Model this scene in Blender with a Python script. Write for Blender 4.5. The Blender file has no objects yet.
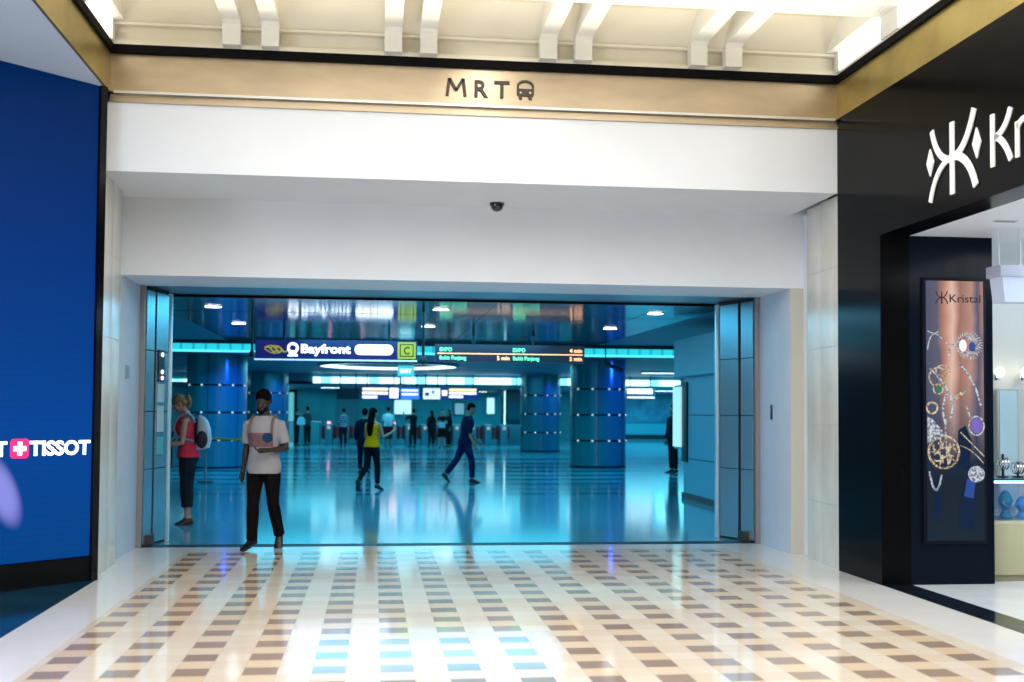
import bpy, bmesh, math, random
from mathutils import Vector, Matrix, Euler, noise
random.seed(7)
scene = bpy.context.scene
COL = scene.collection
PI = math.pi
MW = {}          # world matrix of every object that carries parts

# ------------------------------------------------------------------ materials
MATS = {}
def mat(name, col, rough=.5, metal=0., spec=.5, emit=None, strength=0., var=0., vscale=8., bump=0., bscale=60., coat=0., col2=None, stretch=(1,1,1), alpha=1., trans=0., rvar=0.):
    if name in MATS: return MATS[name]
    m = bpy.data.materials.new(name); m.use_nodes = True
    nt = m.node_tree; b = nt.nodes['Principled BSDF']
    c = (*col, 1)
    b.inputs['Base Color'].default_value = c
    b.inputs['Roughness'].default_value = rough
    b.inputs['Metallic'].default_value = metal
    b.inputs['Specular IOR Level'].default_value = spec
    b.inputs['Coat Weight'].default_value = coat
    b.inputs['Coat Roughness'].default_value = .05
    b.inputs['Alpha'].default_value = alpha
    b.inputs['Transmission Weight'].default_value = trans
    if emit: 
        b.inputs['Emission Color'].default_value = (*emit, 1); b.inputs['Emission Strength'].default_value = strength
    if var or bump or col2 or rvar:
        tc = nt.nodes.new('ShaderNodeTexCoord'); mp = nt.nodes.new('ShaderNodeMapping')
        mp.inputs['Scale'].default_value = stretch
        nt.links.new(tc.outputs['Object'], mp.inputs['Vector'])
        n = nt.nodes.new('ShaderNodeTexNoise'); n.inputs['Scale'].default_value = vscale; n.inputs['Detail'].default_value = 6
        nt.links.new(mp.outputs[0], n.inputs['Vector'])
        r = nt.nodes.new('ShaderNodeValToRGB')
        r.color_ramp.elements[0].position = .3; r.color_ramp.elements[1].position = .7
        d = col2 if col2 else tuple(max(0, x*(1-var)) for x in col)
        e = col if col2 else tuple(min(1, x*(1+var*.6)) for x in col)
        r.color_ramp.elements[0].color = (*d, 1); r.color_ramp.elements[1].color = (*e, 1)
        nt.links.new(n.outputs['Fac'], r.inputs['Fac'])
        if var or col2: nt.links.new(r.outputs['Color'], b.inputs['Base Color'])
        if rvar:
            mr = nt.nodes.new('ShaderNodeMapRange'); mr.inputs['To Min'].default_value = max(.02, rough-rvar); mr.inputs['To Max'].default_value = rough+rvar
            nt.links.new(n.outputs['Fac'], mr.inputs['Value']); nt.links.new(mr.outputs[0], b.inputs['Roughness'])
        if bump:
            n2 = nt.nodes.new('ShaderNodeTexNoise'); n2.inputs['Scale'].default_value = bscale
            nt.links.new(mp.outputs[0], n2.inputs['Vector'])
            bp = nt.nodes.new('ShaderNodeBump'); bp.inputs['Strength'].default_value = bump; bp.inputs['Distance'].default_value = .01
            nt.links.new(n2.outputs['Fac'], bp.inputs['Height']); nt.links.new(bp.outputs[0], b.inputs['Normal'])
    MATS[name] = m
    return m

def glow(name, col, strength):
    return mat(name, tuple(min(1, c) for c in col), .5, emit=col, strength=strength)

class NB:
    """tiny node helper"""
    def __init__(s, m): s.nt = m.node_tree; s.L = s.nt.links
    def n(s, t, **k):
        x = s.nt.nodes.new(t)
        for a, v in k.items(): setattr(x, a, v)
        return x
    def math(s, op, a, b=None, c=None):
        x = s.n('ShaderNodeMath', operation=op)
        for i, v in enumerate((a, b, c)):
            if v is None: continue
            if isinstance(v, (int, float)): x.inputs[i].default_value = v
            else: s.L.new(v, x.inputs[i])
        return x.outputs[0]
    def mix(s, f, a, b):
        x = s.n('ShaderNodeMix', data_type='RGBA')
        for i, v in ((0, f), (6, a), (7, b)):
            if isinstance(v, tuple): x.inputs[i].default_value = (*v, 1)
            elif isinstance(v, (int, float)): x.inputs[i].default_value = v
            else: s.L.new(v, x.inputs[i])
        return x.outputs[2]

def mall_floor_mat():
    m = mat('polished marble mosaic', (.8, .74, .64), .09, spec=.6)
    N = NB(m); b = m.node_tree.nodes['Principled BSDF']
    tc = N.n('ShaderNodeTexCoord'); sp = N.n('ShaderNodeSeparateXYZ'); N.L.new(tc.outputs['Object'], sp.inputs[0])
    X, Y = sp.outputs[0], sp.outputs[1]
    P = .4
    def cell(v, o):   # triangle distance to nearest brown tile centre, in pitches
        a = N.math('FRACT', N.math('ADD', N.math('DIVIDE', N.math('SUBTRACT', v, o), P), .5+40))
        return N.math('ABSOLUTE', N.math('SUBTRACT', a, .5))
    dx, dy = cell(X, .155), cell(Y, 6.93)
    inx, iny = N.math('LESS_THAN', dx, .245), N.math('LESS_THAN', dy, .245)
    dom = N.math('MULTIPLY', N.math('MULTIPLY', N.math('GREATER_THAN', X, -2.0), N.math('LESS_THAN', X, 4.0)), N.math('LESS_THAN', Y, 12.75))
    brown = N.math('MULTIPLY', N.math('MULTIPLY', inx, iny), dom)
    # per tile variation
    qx = N.math('FLOOR', N.math('DIVIDE', N.math('SUBTRACT', X, .055), .2)); qy = N.math('FLOOR', N.math('DIVIDE', N.math('SUBTRACT', Y, 6.83), .2))
    cb = N.n('ShaderNodeCombineXYZ'); N.L.new(qx, cb.inputs[0]); N.L.new(qy, cb.inputs[1])
    wn = N.n('ShaderNodeTexWhiteNoise', noise_dimensions='2D'); N.L.new(cb.outputs[0], wn.inputs['Vector'])
    nz = N.n('ShaderNodeTexNoise'); nz.inputs['Scale'].default_value = 3.5; nz.inputs['Detail'].default_value = 8; N.L.new(tc.outputs['Object'], nz.inputs['Vector'])
    cream = N.mix(wn.outputs['Value'], (.70, .585, .455), (.76, .68, .575))
    warm = N.mix(wn.outputs['Value'], (.70, .535, .365), (.73, .60, .45))
    field = N.mix(N.math('MULTIPLY', N.math('SUBTRACT', 1, inx), dom), warm, cream)
    border = N.mix(nz.outputs['Fac'], (.70, .685, .665), (.80, .785, .77))
    base = N.mix(dom, border, field)
    br = N.mix(wn.outputs['Value'], (.29, .215, .165), (.36, .27, .21))
    colr = N.mix(brown, base, br)
    # joints
    gx = N.math('ABSOLUTE', N.math('SUBTRACT', dx, .25)); gy = N.math('ABSOLUTE', N.math('SUBTRACT', dy, .25))
    g = N.math('MULTIPLY', N.math('LESS_THAN', N.math('MINIMUM', gx, gy), .006), dom)
    colr = N.mix(N.math('MULTIPLY', g, .35), colr, (.35, .28, .22))
    N.L.new(colr, b.inputs['Base Color'])
    n2 = N.n('ShaderNodeTexNoise'); n2.inputs['Scale'].default_value = 1.3; N.L.new(tc.outputs['Object'], n2.inputs['Vector'])
    mr = N.n('ShaderNodeMapRange'); mr.inputs['To Min'].default_value = .05; mr.inputs['To Max'].default_value = .13
    N.L.new(n2.outputs['Fac'], mr.inputs['Value']); N.L.new(mr.outputs[0], b.inputs['Roughness'])
    return m

def station_floor_mat():
    m = mat('polished terrazzo', (.3, .42, .46), .10, spec=.9)
    N = NB(m); b = m.node_tree.nodes['Principled BSDF']
    tc = N.n('ShaderNodeTexCoord'); sp = N.n('ShaderNodeSeparateXYZ'); N.L.new(tc.outputs['Object'], sp.inputs[0])
    X, Y = sp.outputs[0], sp.outputs[1]
    # dark granite bands, gently curved around the ring lights
    R = N.math('SQRT', N.math('ADD', N.math('POWER', N.math('SUBTRACT', X, 1.0), 2.), N.math('POWER', N.math('SUBTRACT', 95., Y), 2.)))
    D = N.math('SUBTRACT', 95., R)
    tot = 0
    for c, w in ((21.4, .16), (22.6, .12), (24.3, .22), (26.0, .3), (27.6, .35), (29.5, .45), (31.6, .5), (34, .6), (37, .7)):
        k = N.math('LESS_THAN', N.math('ABSOLUTE', N.math('SUBTRACT', D, c)), w)
        tot = N.math('MAXIMUM', tot, k)
    nz = N.n('ShaderNodeTexNoise'); nz.inputs['Scale'].default_value = 55.; N.L.new(tc.outputs['Object'], nz.inputs['Vector'])
    light = N.mix(nz.outputs['Fac'], (.09, .33, .44), (.16, .46, .57))
    N.L.new(N.mix(tot, light, (.012, .07, .12)), b.inputs['Base Color'])
    return m

def wave_panel(name, col, col2, period, axis, strength=0., emit=None, rough=.3, metal=0.):
    m = mat(name, col, rough, metal); N = NB(m); b = m.node_tree.nodes['Principled BSDF']
    tc = N.n('ShaderNodeTexCoord'); sp = N.n('ShaderNodeSeparateXYZ'); N.L.new(tc.outputs['Object'], sp.inputs[0])
    f = N.math('FRACT', N.math('DIVIDE', sp.outputs[axis], period))
    k = N.math('GREATER_THAN', N.math('ABSOLUTE', N.math('SUBTRACT', f, .5)), .40)
    c = N.mix(k, col, col2)
    if emit:
        N.L.new(c, b.inputs['Emission Color']); b.inputs['Emission Strength'].default_value = strength
        b.inputs['Base Color'].default_value = (*col2, 1)
    else: N.L.new(c, b.inputs['Base Color'])
    return m

# ------------------------------------------------------------------ mesh helpers
def B(): return bmesh.new()
def box(bm, x0, x1, y0, y1, z0, z1, bev=0.):
    r = bmesh.ops.create_cube(bm, size=1)
    vs = r['verts']
    for v in vs: v.co = Vector((x0+(v.co.x+.5)*(x1-x0), y0+(v.co.y+.5)*(y1-y0), z0+(v.co.z+.5)*(z1-z0)))
    if bev:
        es = list({e for v in vs for e in v.link_edges})
        bmesh.ops.bevel(bm, geom=es, offset=bev, segments=2, affect='EDGES', profile=.7)
    return bm
def prism(bm, pts, d, M=None):
    """closed polygon pts (2D) extruded 0..d along local z"""
    a = [bm.verts.new((p[0], p[1], 0)) for p in pts]; b = [bm.verts.new((p[0], p[1], d)) for p in pts]
    n = len(pts)
    bm.faces.new(a[::-1]); bm.faces.new(b)
    for i in range(n): bm.faces.new((a[i], a[(i+1) % n], b[(i+1) % n], b[i]))
    if M is not None:
        for v in a+b: v.co = M @ v.co
    return bm
def rings(bm, rs, cap=True):
    L = []
    for r in rs: L.append([bm.verts.new(p) for p in r])
    n = len(L[0])
    for a, b in zip(L, L[1:]):
        for i in range(n): bm.faces.new((a[i], a[(i+1) % n], b[(i+1) % n], b[i]))
    if cap: bm.faces.new(L[0][::-1]); bm.faces.new(L[-1])
    return bm
def cyl(bm, x, y, z0, z1, r, n=24, r2=None, M=None):
    r2 = r if r2 is None else r2
    rs = [[Vector((x+q*math.cos(2*PI*i/n), y+q*math.sin(2*PI*i/n), z)) for i in range(n)] for z, q in ((z0, r), (z1, r2))]
    if M is not None: rs = [[M @ p for p in r_] for r_ in rs]
    return rings(bm, rs)
def lathe(bm, prof, n=24, M=Matrix()):
    return rings(bm, [[M @ Vector((r*math.cos(2*PI*i/n), r*math.sin(2*PI*i/n), z)) for i in range(n)] for r, z in prof])
def tube(bm, path, rad, n=10, capround=False):
    path = [Vector(p) for p in path]
    if not isinstance(rad, (list, tuple)): rad = [rad]*len(path)
    rad = list(rad)
    if capround:
        d0 = (path[0]-path[1]).normalized(); d1 = (path[-1]-path[-2]).normalized()
        path = [path[0]+d0*rad[0]*.95, path[0]+d0*rad[0]*.6]+path+[path[-1]+d1*rad[-1]*.6, path[-1]+d1*rad[-1]*.95]
        rad = [rad[0]*.3, rad[0]*.8]+rad+[rad[-1]*.8, rad[-1]*.3]
    up = None; R = []
    for i, p in enumerate(path):
        t = (path[min(i+1, len(path)-1)]-path[max(i-1, 0)]).normalized()
        if up is None: up = t.orthogonal().normalized()
        up = (up-t*up.dot(t)).normalized(); s = t.cross(up)
        R.append([p+(up*math.cos(2*PI*k/n)+s*math.sin(2*PI*k/n))*rad[i] for k in range(n)])
    return rings(bm, R)
def ell(bm, c, r, rot=None, seg=16):
    M = Matrix.Translation(Vector(c)) @ (rot.to_4x4() if rot is not None else Matrix()) @ Matrix.Diagonal((r[0], r[1], r[2], 1))
    bmesh.ops.create_uvsphere(bm, u_segments=seg, v_segments=seg//2+2, radius=1, matrix=M)
    return bm
def ribbon(path, w):
    """2D outline of a stroke; w number or per point list"""
    if not isinstance(w, (list, tuple)): w = [w]*len(path)
    L, R = [], []
    for i, p in enumerate(path):
        a, b = path[max(i-1, 0)], path[min(i+1, len(path)-1)]
        dx, dy = b[0]-a[0], b[1]-a[1]; l = math.hypot(dx, dy); nx, ny = -dy/l, dx/l
        L.append((p[0]+nx*w[i]/2, p[1]+ny*w[i]/2)); R.append((p[0]-nx*w[i]/2, p[1]-ny*w[i]/2))
    return R+L[::-1]

def finish(bm, m, name, smooth=False, M=None):
    if M is not None: bm.transform(M)
    bmesh.ops.recalc_face_normals(bm, faces=bm.faces[:])
    me = bpy.data.meshes.new(name); bm.to_mesh(me); bm.free()
    if m is not None:
        for x in (m if isinstance(m, list) else [m]): me.materials.append(x)
    if smooth:
        for p in me.polygons: p.use_smooth = True
    return me
def autos(o, ang=40):
    me = o.data; me.polygons.foreach_set('use_smooth', [True]*len(me.polygons))
    try: me.set_sharp_from_angle(angle=math.radians(ang))
    except Exception: pass
def tag(o, label=None, cat=None, group=None, kind=None):
    if label: o['label'] = label
    if cat: o['category'] = cat
    if group: o['group'] = group
    if kind: o['kind'] = kind
    return o
def thing(name, label, cat, loc, rz=0., group=None):
    o = bpy.data.objects.new(name, None); COL.objects.link(o)
    o.location = loc; o.rotation_euler = (0, 0, rz); o.empty_display_size = .1
    MW[o] = Matrix.Translation(Vector(loc)) @ Matrix.Rotation(rz, 4, 'Z')
    return tag(o, label, cat, group)
def part(name, bm, m, parent, smooth=True, local=False, label=None, kind=None):
    """bm in world coordinates unless local"""
    M = None if local else MW[parent].inverted()
    me = finish(bm, m, name, False, M)
    o = bpy.data.objects.new(name, me); COL.objects.link(o); o.parent = parent; MW[o] = MW[parent]
    if smooth: autos(o)
    if label: o['label'] = label
    if kind: o['kind'] = kind
    return o
def solo(name, bm, m, label, cat, group=None, smooth=True, kind=None):
    xs = [v.co for v in bm.verts]
    c = Vector(((min(p.x for p in xs)+max(p.x for p in xs))/2, (min(p.y for p in xs)+max(p.y for p in xs))/2, min(p.z for p in xs)))
    me = finish(bm, m, name, False, Matrix.Translation(-c))
    o = bpy.data.objects.new(name, me); COL.objects.link(o); o.location = c; MW[o] = Matrix.Translation(c)
    if smooth: autos(o)
    return tag(o, label, cat, group, kind)
def struct(name, bm, m, smooth=False, parent=None):
    me = finish(bm, m, name); o = bpy.data.objects.new(name, me); COL.objects.link(o); MW[o] = Matrix()
    if parent: o.parent = parent
    else: o['kind'] = 'structure'
    if smooth: autos(o)
    return o
def copy_tree(o, parent=None):
    c = o.copy(); COL.objects.link(c)
    if parent is not None: c.parent = parent
    for ch in list(o.children): copy_tree(ch, c)
    return c
def frame(origin, ex, ey):
    """matrix: local x->ex, y->ey, z->ex x ey"""
    ex = Vector(ex).normalized(); ey = Vector(ey).normalized(); ez = ex.cross(ey)
    return Matrix(((ex.x, ey.x, ez.x, origin[0]), (ex.y, ey.y, ez.y, origin[1]), (ex.z, ey.z, ez.z, origin[2]), (0, 0, 0, 1)))
def text_bm(body, h, M, depth=.004, bold=0., width=None, space=1.):
    """letters of cap height h, lower left at the frame origin, optionally fitted to a width"""
    cu = bpy.data.curves.new('lettering', 'FONT'); cu.body = body; cu.size = 1; cu.extrude = .01; cu.offset = bold; cu.space_character = space
    cu.resolution_u = 3
    o = bpy.data.objects.new('lettering', cu); COL.objects.link(o)
    dg = bpy.context.evaluated_depsgraph_get(); dg.update()
    me = bpy.data.meshes.new_from_object(o.evaluated_get(dg))
    bpy.data.objects.remove(o); bpy.data.curves.remove(cu)
    bm = bmesh.new(); bm.from_mesh(me); bpy.data.meshes.remove(me)
    xs = [v.co.x for v in bm.verts]; x0, x1 = min(xs), max(xs)
    s = h/.729
    sx = s if width is None else width/(x1-x0)
    for v in bm.verts: v.co = Vector(((v.co.x-x0)*sx, v.co.y*s, (v.co.z+.01)/.02*depth))
    bm.transform(M)
    return bm
def join(bm, other):
    me = bpy.data.meshes.new('tmp'); other.to_mesh(me); other.free(); bm.from_mesh(me); bpy.data.meshes.remove(me); return bm
def area(name, loc, size, power, col, rot=(0, 0, 0), sy=None):
    l = bpy.data.lights.new(name, 'AREA'); l.energy = power; l.color = col; l.shape = 'RECTANGLE'; l.size = size; l.size_y = sy or size
    o = bpy.data.objects.new(name, l); COL.objects.link(o); o.location = loc; o.rotation_euler = rot
    return o

# ------------------------------------------------------------------ palette
white_paint = mat('white painted plaster', (.79, .84, .91), .45, var=.02, vscale=2)
cream_paint = mat('cream ceiling paint', (.82, .78, .66), .55, var=.03, vscale=3)
beam_paint = mat('pale beam paint', (.84, .83, .78), .5)
gold = mat('brushed brass cladding', (.46, .375, .265), .38, metal=.75, var=.18, vscale=1.6, stretch=(1, 1, 3), rvar=.08)
gold_side = mat('gold leaf cladding', (.46, .36, .12), .36, metal=.7, var=.25, vscale=2.2, rvar=.1)
black_trim = mat('matt black trim', (.003, .003, .004), .7, spec=.1)
marble = mat('cream marble', (.74, .73, .68), .22, col2=(.60, .58, .51), vscale=1.6, stretch=(2.2, 2.2, .8))
reveal_paint = mat('pale blue grey reveal paint', (.56, .62, .72), .5, var=.03)
frame_grey = mat('grey metal door frame', (.30, .29, .30), .35, metal=.4)
black_gloss = mat('black lacquered panel', (.003, .003, .0035), .16, spec=.05)
black_panel = mat('black display panel', (.002, .005, .012), .2, spec=.1)
metal_teal = mat('brushed steel cladding', (.36, .60, .70), .26, metal=.75, var=.06, vscale=2, stretch=(1, 1, .3))
dark_gap = mat('dark joint', (.01, .02, .03), .6)
st_wall = mat('teal grey wall panel', (.10, .42, .54), .4)
st_wall_dark = mat('deep teal wall', (.05, .15, .20), .45, var=.2, vscale=1)
st_ceil = mat('dark glossy ceiling panel', (.16, .21, .24), .10, metal=.45)
st_ceil2 = mat('painted blue grey ceiling', (.09, .24, .33), .5)
st_ceil3 = mat('matt dark ceiling', (.04, .13, .19), .5)
column_mat = mat('enamelled column cladding', (.025, .23, .27), .2, metal=.25, spec=.7)
steel = mat('polished steel', (.7, .75, .78), .12, metal=1)
dark_metal = mat('dark metal', (.02, .03, .04), .4, metal=.6)
lamp_white = glow('lamp diffuser', (.95, .95, 1.), 9)
black_plastic = mat('black plastic', (.012, .012, .015), .35)
letter_dark = mat('dark bronze lettering', (.045, .036, .032), .5)
letter_white = mat('white lettering', (.85, .85, .83), .4, emit=(.9, .9, .88), strength=.1)

# ------------------------------------------------------------------ floor
struct('floor_mall', join(box(B(), -2.46, 4.56, -9, 10.86, -.1, 0), box(B(), -2.8, 4.9, 10.86, 13.2, -.1, 0)), mall_floor_mat())
struct('floor_station', box(B(), -13, 22, 13.45, 72, -.1, 0), station_floor_mat())
struct('trim_threshold', box(B(), -2.8, 4.9, 13.2, 13.45, -.1, .002), mat('dark threshold stone', (.006, .03, .05), .5, spec=.25))
struct('floor_screen_bay', prism(B(), [(-2.46, 10.735), (-3.1, 10.08), (-5.4, 7.74), (-5.4, -9), (-2.46, -9)], .1, Matrix.Translation((0, 0, -.1))), mat('dark blue granite', (.008, .05, .09), .1, spec=.9, var=.4, vscale=2))
struct('floor_shop', box(B(), 4.84, 9.5, 2.0, 13, -.1, 0), mat('white shop marble', (.72, .76, .80), .12, var=.08, vscale=3))
struct('trim_shop_threshold', box(B(), 4.56, 4.84, -9, 9.9, -.1, .004), mat('black granite threshold', (.008, .012, .02), .1, spec=.8))

# ------------------------------------------------------------------ portal of the mall
struct('wall_front_fascia', box(B(), -2.62, 4.56, 10.862, 12.17, 3.735, 4.375), white_paint)
struct('trim_cornice', join(box(B(), -2.46, 4.56, 10.84, 12.1, 4.375, 4.412), box(B(), -2.46, 4.56, 10.875, 12.1, 4.412, 4.455)), gold)
struct('trim_cornice_ledge', box(B(), -2.42, 4.53, 10.825, 12.1, 4.455, 4.478), mat('satin aluminium ledge', (.62, .62, .6), .35, metal=.5))
struct('trim_front_band', box(B(), -2.46, 4.56, 10.86, 12.1, 4.478, 4.83), gold)
struct('trim_black_line', box(B(), -2.46, 4.56, 10.80, 12.1, 4.83, 4.905), black_trim)
struct('wall_front_lintel', box(B(), -2.9, 5.0, 12.17, 13.2, 2.925, 4.6), white_paint)
struct('wall_front_upper', box(B(), -5.5, 9.5, 12.1, 13.2, 4.6, 7.0), st_wall_dark)
# stone pilasters and reveals; the jambs to the side of the opening
def pil(s, x, o=0.):   # s=+1 goes outwards to +x
    def bx(a, b, y0, y1, z0, z1): return box(B(), min(x+s*a, x+s*b), max(x+s*a, x+s*b), y0, y1, z0, z1, .004)
    side = 'right' if s > 0 else 'left'
    b = bx(.045-o, .6, 10.862, 11.40, 0, 3.735); join(b, bx(.06-o, .6, 11.40, 11.83, 0, 3.735)); struct('wall_%s_pilaster' % side, b, marble, True)
    b = B()
    for z in (.62, 1.42, 2.22, 3.02):
        join(b, bx(.042-o, .3, 10.866, 11.40, z, z+.006)); join(b, bx(.057-o, .3, 11.40, 11.826, z+.0, z+.006))
    struct('trim_%s_pilaster_joints' % side, b, mat('marble joint', (.45, .43, .40), .6))
    struct('wall_%s_jamb' % side, bx(.0, .6, 12.175, 13.2, 0, 2.925), reveal_paint, True)
    struct('trim_%s_corner_strip' % side, bx(.002, .18, 12.165, 12.176, .0, 2.925), mat('warm stone strip', (.55, .54, .46), .5))
    struct('wall_%s_recess' % side, bx(.15, .6, 11.83, 12.175, 0, 3.735), white_paint)
    struct('trim_%s_door_frame' % side, bx(-.055, .02, 13.16, 13.23, 0, 2.93), frame_grey)
pil(1, 4.56); pil(-1, -2.605, .13)

# steel clad pylons beside the opening (housing of the rolling shutter)
def pylon(name, face0, face1, back, label, screens):
    """plan: face0 (mall end) -> face1 (station end) -> back"""
    t = thing(name, label, 'shutter housing', (face1[0], face1[1], 0))
    s = 1 if back > face0[0] else -1
    plan = [face0, face1, (face1[0]+s*.02, face1[1]+.07), (back, face1[1]+.07), (back, face0[1])]
    body = B(); prism(body, [(p[0]+s*.012, p[1]) for p in plan], 2.93)
    part('core', body, dark_gap, t, False)
    a, b = Vector((*face0, 0)), Vector((*face1, 0)); d = (b-a); L = d.length; d.normalize()
    cuts = [.0, .34, .40, .93, 1.0]
    for i0, i1 in ((0, 1), (2, 3)):
        for z0, z1 in ((.03, .86), (.87, 1.51), (1.52, 2.20), (2.21, 2.88)):
            p0 = a+d*L*(cuts[i0]+.01); p1 = a+d*L*(cuts[i1]-.01)
            bm = B(); nrm = Vector((-d.y, d.x, 0)) if s < 0 else Vector((d.y, -d.x, 0))
            if nrm.x*s > 0: nrm = -nrm
            M = frame(p0, d, (0, 0, 1)) if s < 0 else frame(p0, d, (0, 0, 1))
            th = .012*(1 if M.col[2].xyz.dot(nrm) > 0 else -1)
            prism(bm, [(0, z0), ((p1-p0).length, z0), ((p1-p0).length, z1), (0, z1)], th, M)
            part('panel', bm, metal_teal, t, False)
    e = B(); box(e, min(face1[0]-s*.03, face1[0]+s*.03), max(face1[0]-s*.03, face1[0]+s*.03), face1[1]-.01, face1[1]+.05, 0, 2.9, .004)
    part('edge_post', e, mat('bright steel edge', (.55, .80, .90), .3, metal=.6), t)
    q = a+d*L*.25; f = B(); box(f, min(q.x-s*.05, q.x+s*.1), max(q.x-s*.05, q.x+s*.1), q.y-.1, q.y+.12, 0, .13, .01)
    part('door_stop', f, mat('worn dark bronze', (.03, .02, .02), .5), t)
    if screens:
        for z0, z1, mm in ((1.62, 1.83, mat('grey notice', (.45, .62, .66), .5)), (1.28, 1.58, mat('grey notice', (.45, .62, .66), .5)), (1.02, 1.22, mat('teal notice', (.10, .45, .48), .5)), (1.86, 2.22, black_plastic)):
            p0 = a+d*L*.47; M = frame(p0+Vector((s*-.016, 0, 0)), d, (0, 0, 1))
            bm = B(); prism(bm, [(0, z0), (.16, z0), (.16, z1), (0, z1)], .012*(1 if M.col[2].x*-s > 0 else -1), M)
            pn = part('notice' if z0 < 1.8 else 'control_box', bm, mm, t, False)
            if z0 > 1.85:
                for zz, cc in ((2.17, (.8, .9, 1)), (1.97, (.8, .95, 1)), (1.90, (1, .6, .65))):
                    k = B(); cyl(k, 0, 0, 0, .01, .024, 12, M=frame(p0+Vector((-s*.03, 0, zz))+d*.08, d, (0, 0, 1)))
                    part('indicator_light', k, glow('indicator %0.2f' % cc[1], cc, 2.5), pn)
    return t
pylon('shutter_pylon', (4.50, 13.22), (4.27, 13.9), 5.6, 'teal steel clad pylon beside the wall with the small black plate', False)
pylon('shutter_pylon', (-2.55, 13.22), (-2.40, 13.85), -3.74, 'teal steel clad pylon with notices and indicator lights', True)

struct('ceiling_shutter_slot', box(B(), -3.9, 5.9, 13.2, 14.2, 2.935, 3.3), mat('shutter slot grey', (.22, .32, .38), .3, metal=.3))
struct('trim_slot_edge', box(B(), -3.9, 5.9, 14.2, 14.23, 2.905, 3.3), black_trim)

# small plates on the jambs
solo('wall_plate', box(B(), 4.553, 4.562, 12.74, 12.80, 1.47, 1.64, .002), black_plastic, 'narrow black sign plate on the pale blue jamb', 'plate')
solo('wall_switch', box(B(), -2.608, -2.595, 12.45, 12.62, 1.86, 2.0, .002), mat('grey switch', (.28, .36, .42), .5), 'grey switch plate on the jamb by the blue screen', 'switch')

# dome camera under the soffit
t = thing('dome_camera', 'black dome security camera above the station entrance', 'security camera', (1.264, 11.93, 3.735))
part('base', cyl(B(), 1.264, 11.93, 3.715, 3.735, .078, 28), black_plastic, t)
part('dome', lathe(B(), [(.068, 0), (.066, -.02), (.055, -.045), (.032, -.064), (.005, -.07)], 28, Matrix.Translation((1.264, 11.93, 3.716))), mat('smoked dome', (.01, .01, .014), .08, spec=.8), t)

# MRT sign on the brass band
t = thing('wall_sign', 'dark MRT lettering with a train symbol on the brass band', 'sign', (1.1, 10.855, 4.56))
y = 10.858
mm_ = B(); mp = [(0, 0), (.02, .168), (.086, .055), (.153, .168), (.173, 0)]
for i in range(4): prism(mm_, ribbon([mp[i], mp[i+1]], .028), .02, frame((.662, y, 4.558), (1, 0, 0), (0, 0, 1)))
part('letter', mm_, letter_dark, t, False)
for ch, x0, x1 in (('R', .925, 1.055), ('T', 1.115, 1.262)):
    part('letter', text_bm(ch, .168, frame((x0, y, 4.558), (1, 0, 0), (0, 0, 1)), .02, .018, x1-x0), letter_dark, t, False)
b = B(); Mt = frame((1.335, y, 4.552), (1, 0, 0), (0, 0, 1))
def rrect(x0, y0, x1, y1, r, n=5):
    P = []
    for cx, cy, a in ((x1-r, y1-r, 0), (x0+r, y1-r, 90), (x0+r, y0+r, 180), (x1-r, y0+r, 270)):
        for k in range(n+1):
            an = math.radians(a+90*k/n); P.append((cx+r*math.cos(an), cy+r*math.sin(an)))
    return P
prism(b, rrect(0, .03, .165, .10, .02), .02, Mt)                       # body below the windscreen
for x in (0, .147): prism(b, [(x, .09), (x+.018, .09), (x+.018, .135), (x, .135)], .02, Mt)
arc = [(.082+.073*math.cos(math.radians(a)), .125+.05*math.sin(math.radians(a))) for a in range(180, -1, -15)]
prism(b, ribbon(arc, .02), .02, Mt)
for x in (.02, .115): prism(b, [(x, 0), (x+.03, 0), (x+.03, .032), (x, .032)], .02, Mt)
part('train_symbol', b, letter_dark, t, False)
for x in (.035, .128): part('headlamp', cyl(B(), x, .062, .02, .022, .011, 12, M=Mt), mat('brass dot', (.62, .47, .28), .4), t, False)

# ------------------------------------------------------------------ left side: LED wall, soffit
E0 = Vector((-2.46, 10.735, 0)); ed = Vector((-.699, -.715, 0)).normalized(); en = Vector((.715, -.699, 0))
def SP(s, z, off=0.): return E0+ed*s+Vector((0, 0, z))+en*off       # s metres away from the portal along the screen
def slab(s0, s1, z0, z1, o0, o1, bm=None):
    bm = bm or B(); M = frame(E0+en*o0, -ed, (0, 0, 1))
    prism(bm, [(-s1, z0), (-s0, z0), (-s0, z1), (-s1, z1)], o1-o0, M); return bm
led = thing('video_wall', 'tall blue video wall angled beside the entrance', 'video wall', SP(1.5, 0))
part('housing', slab(0, 4.2, 0, 4.475, -.35, -.03), black_trim, led, False)
m = mat('screen picture', (.0, .0, .0), .5, spec=.06); N = NB(m); bb = m.node_tree.nodes['Principled BSDF']
tc = N.n('ShaderNodeTexCoord'); sp = N.n('ShaderNodeSeparateXYZ'); N.L.new(tc.outputs['Object'], sp.inputs[0])
S = N.math('ADD', N.math('MULTIPLY', sp.outputs[0], -ed.x), N.math('MULTIPLY', sp.outputs[1], -ed.y))   # grows toward the portal, object space
Zc = sp.outputs[2]
g = N.math('DIVIDE', Zc, 4.5)
rp = N.n('ShaderNodeValToRGB'); N.L.new(g, rp.inputs['Fac'])
els = rp.color_ramp.elements
els[0].position = 0; els[0].color = (0, .056, .25, 1); els[1].position = 1; els[1].color = (0, .016, .09, 1)
e = els.new(.3); e.color = (.0, .060, .32, 1)
e = els.new(.7); e.color = (.0, .032, .19, 1)
ln = N.math('FRACT', N.math('DIVIDE', Zc, .055)); k = N.math('MULTIPLY', N.math('LESS_THAN', ln, .12), .25)
c1 = N.mix(k, rp.outputs[0], (0, .02, .14))
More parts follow.
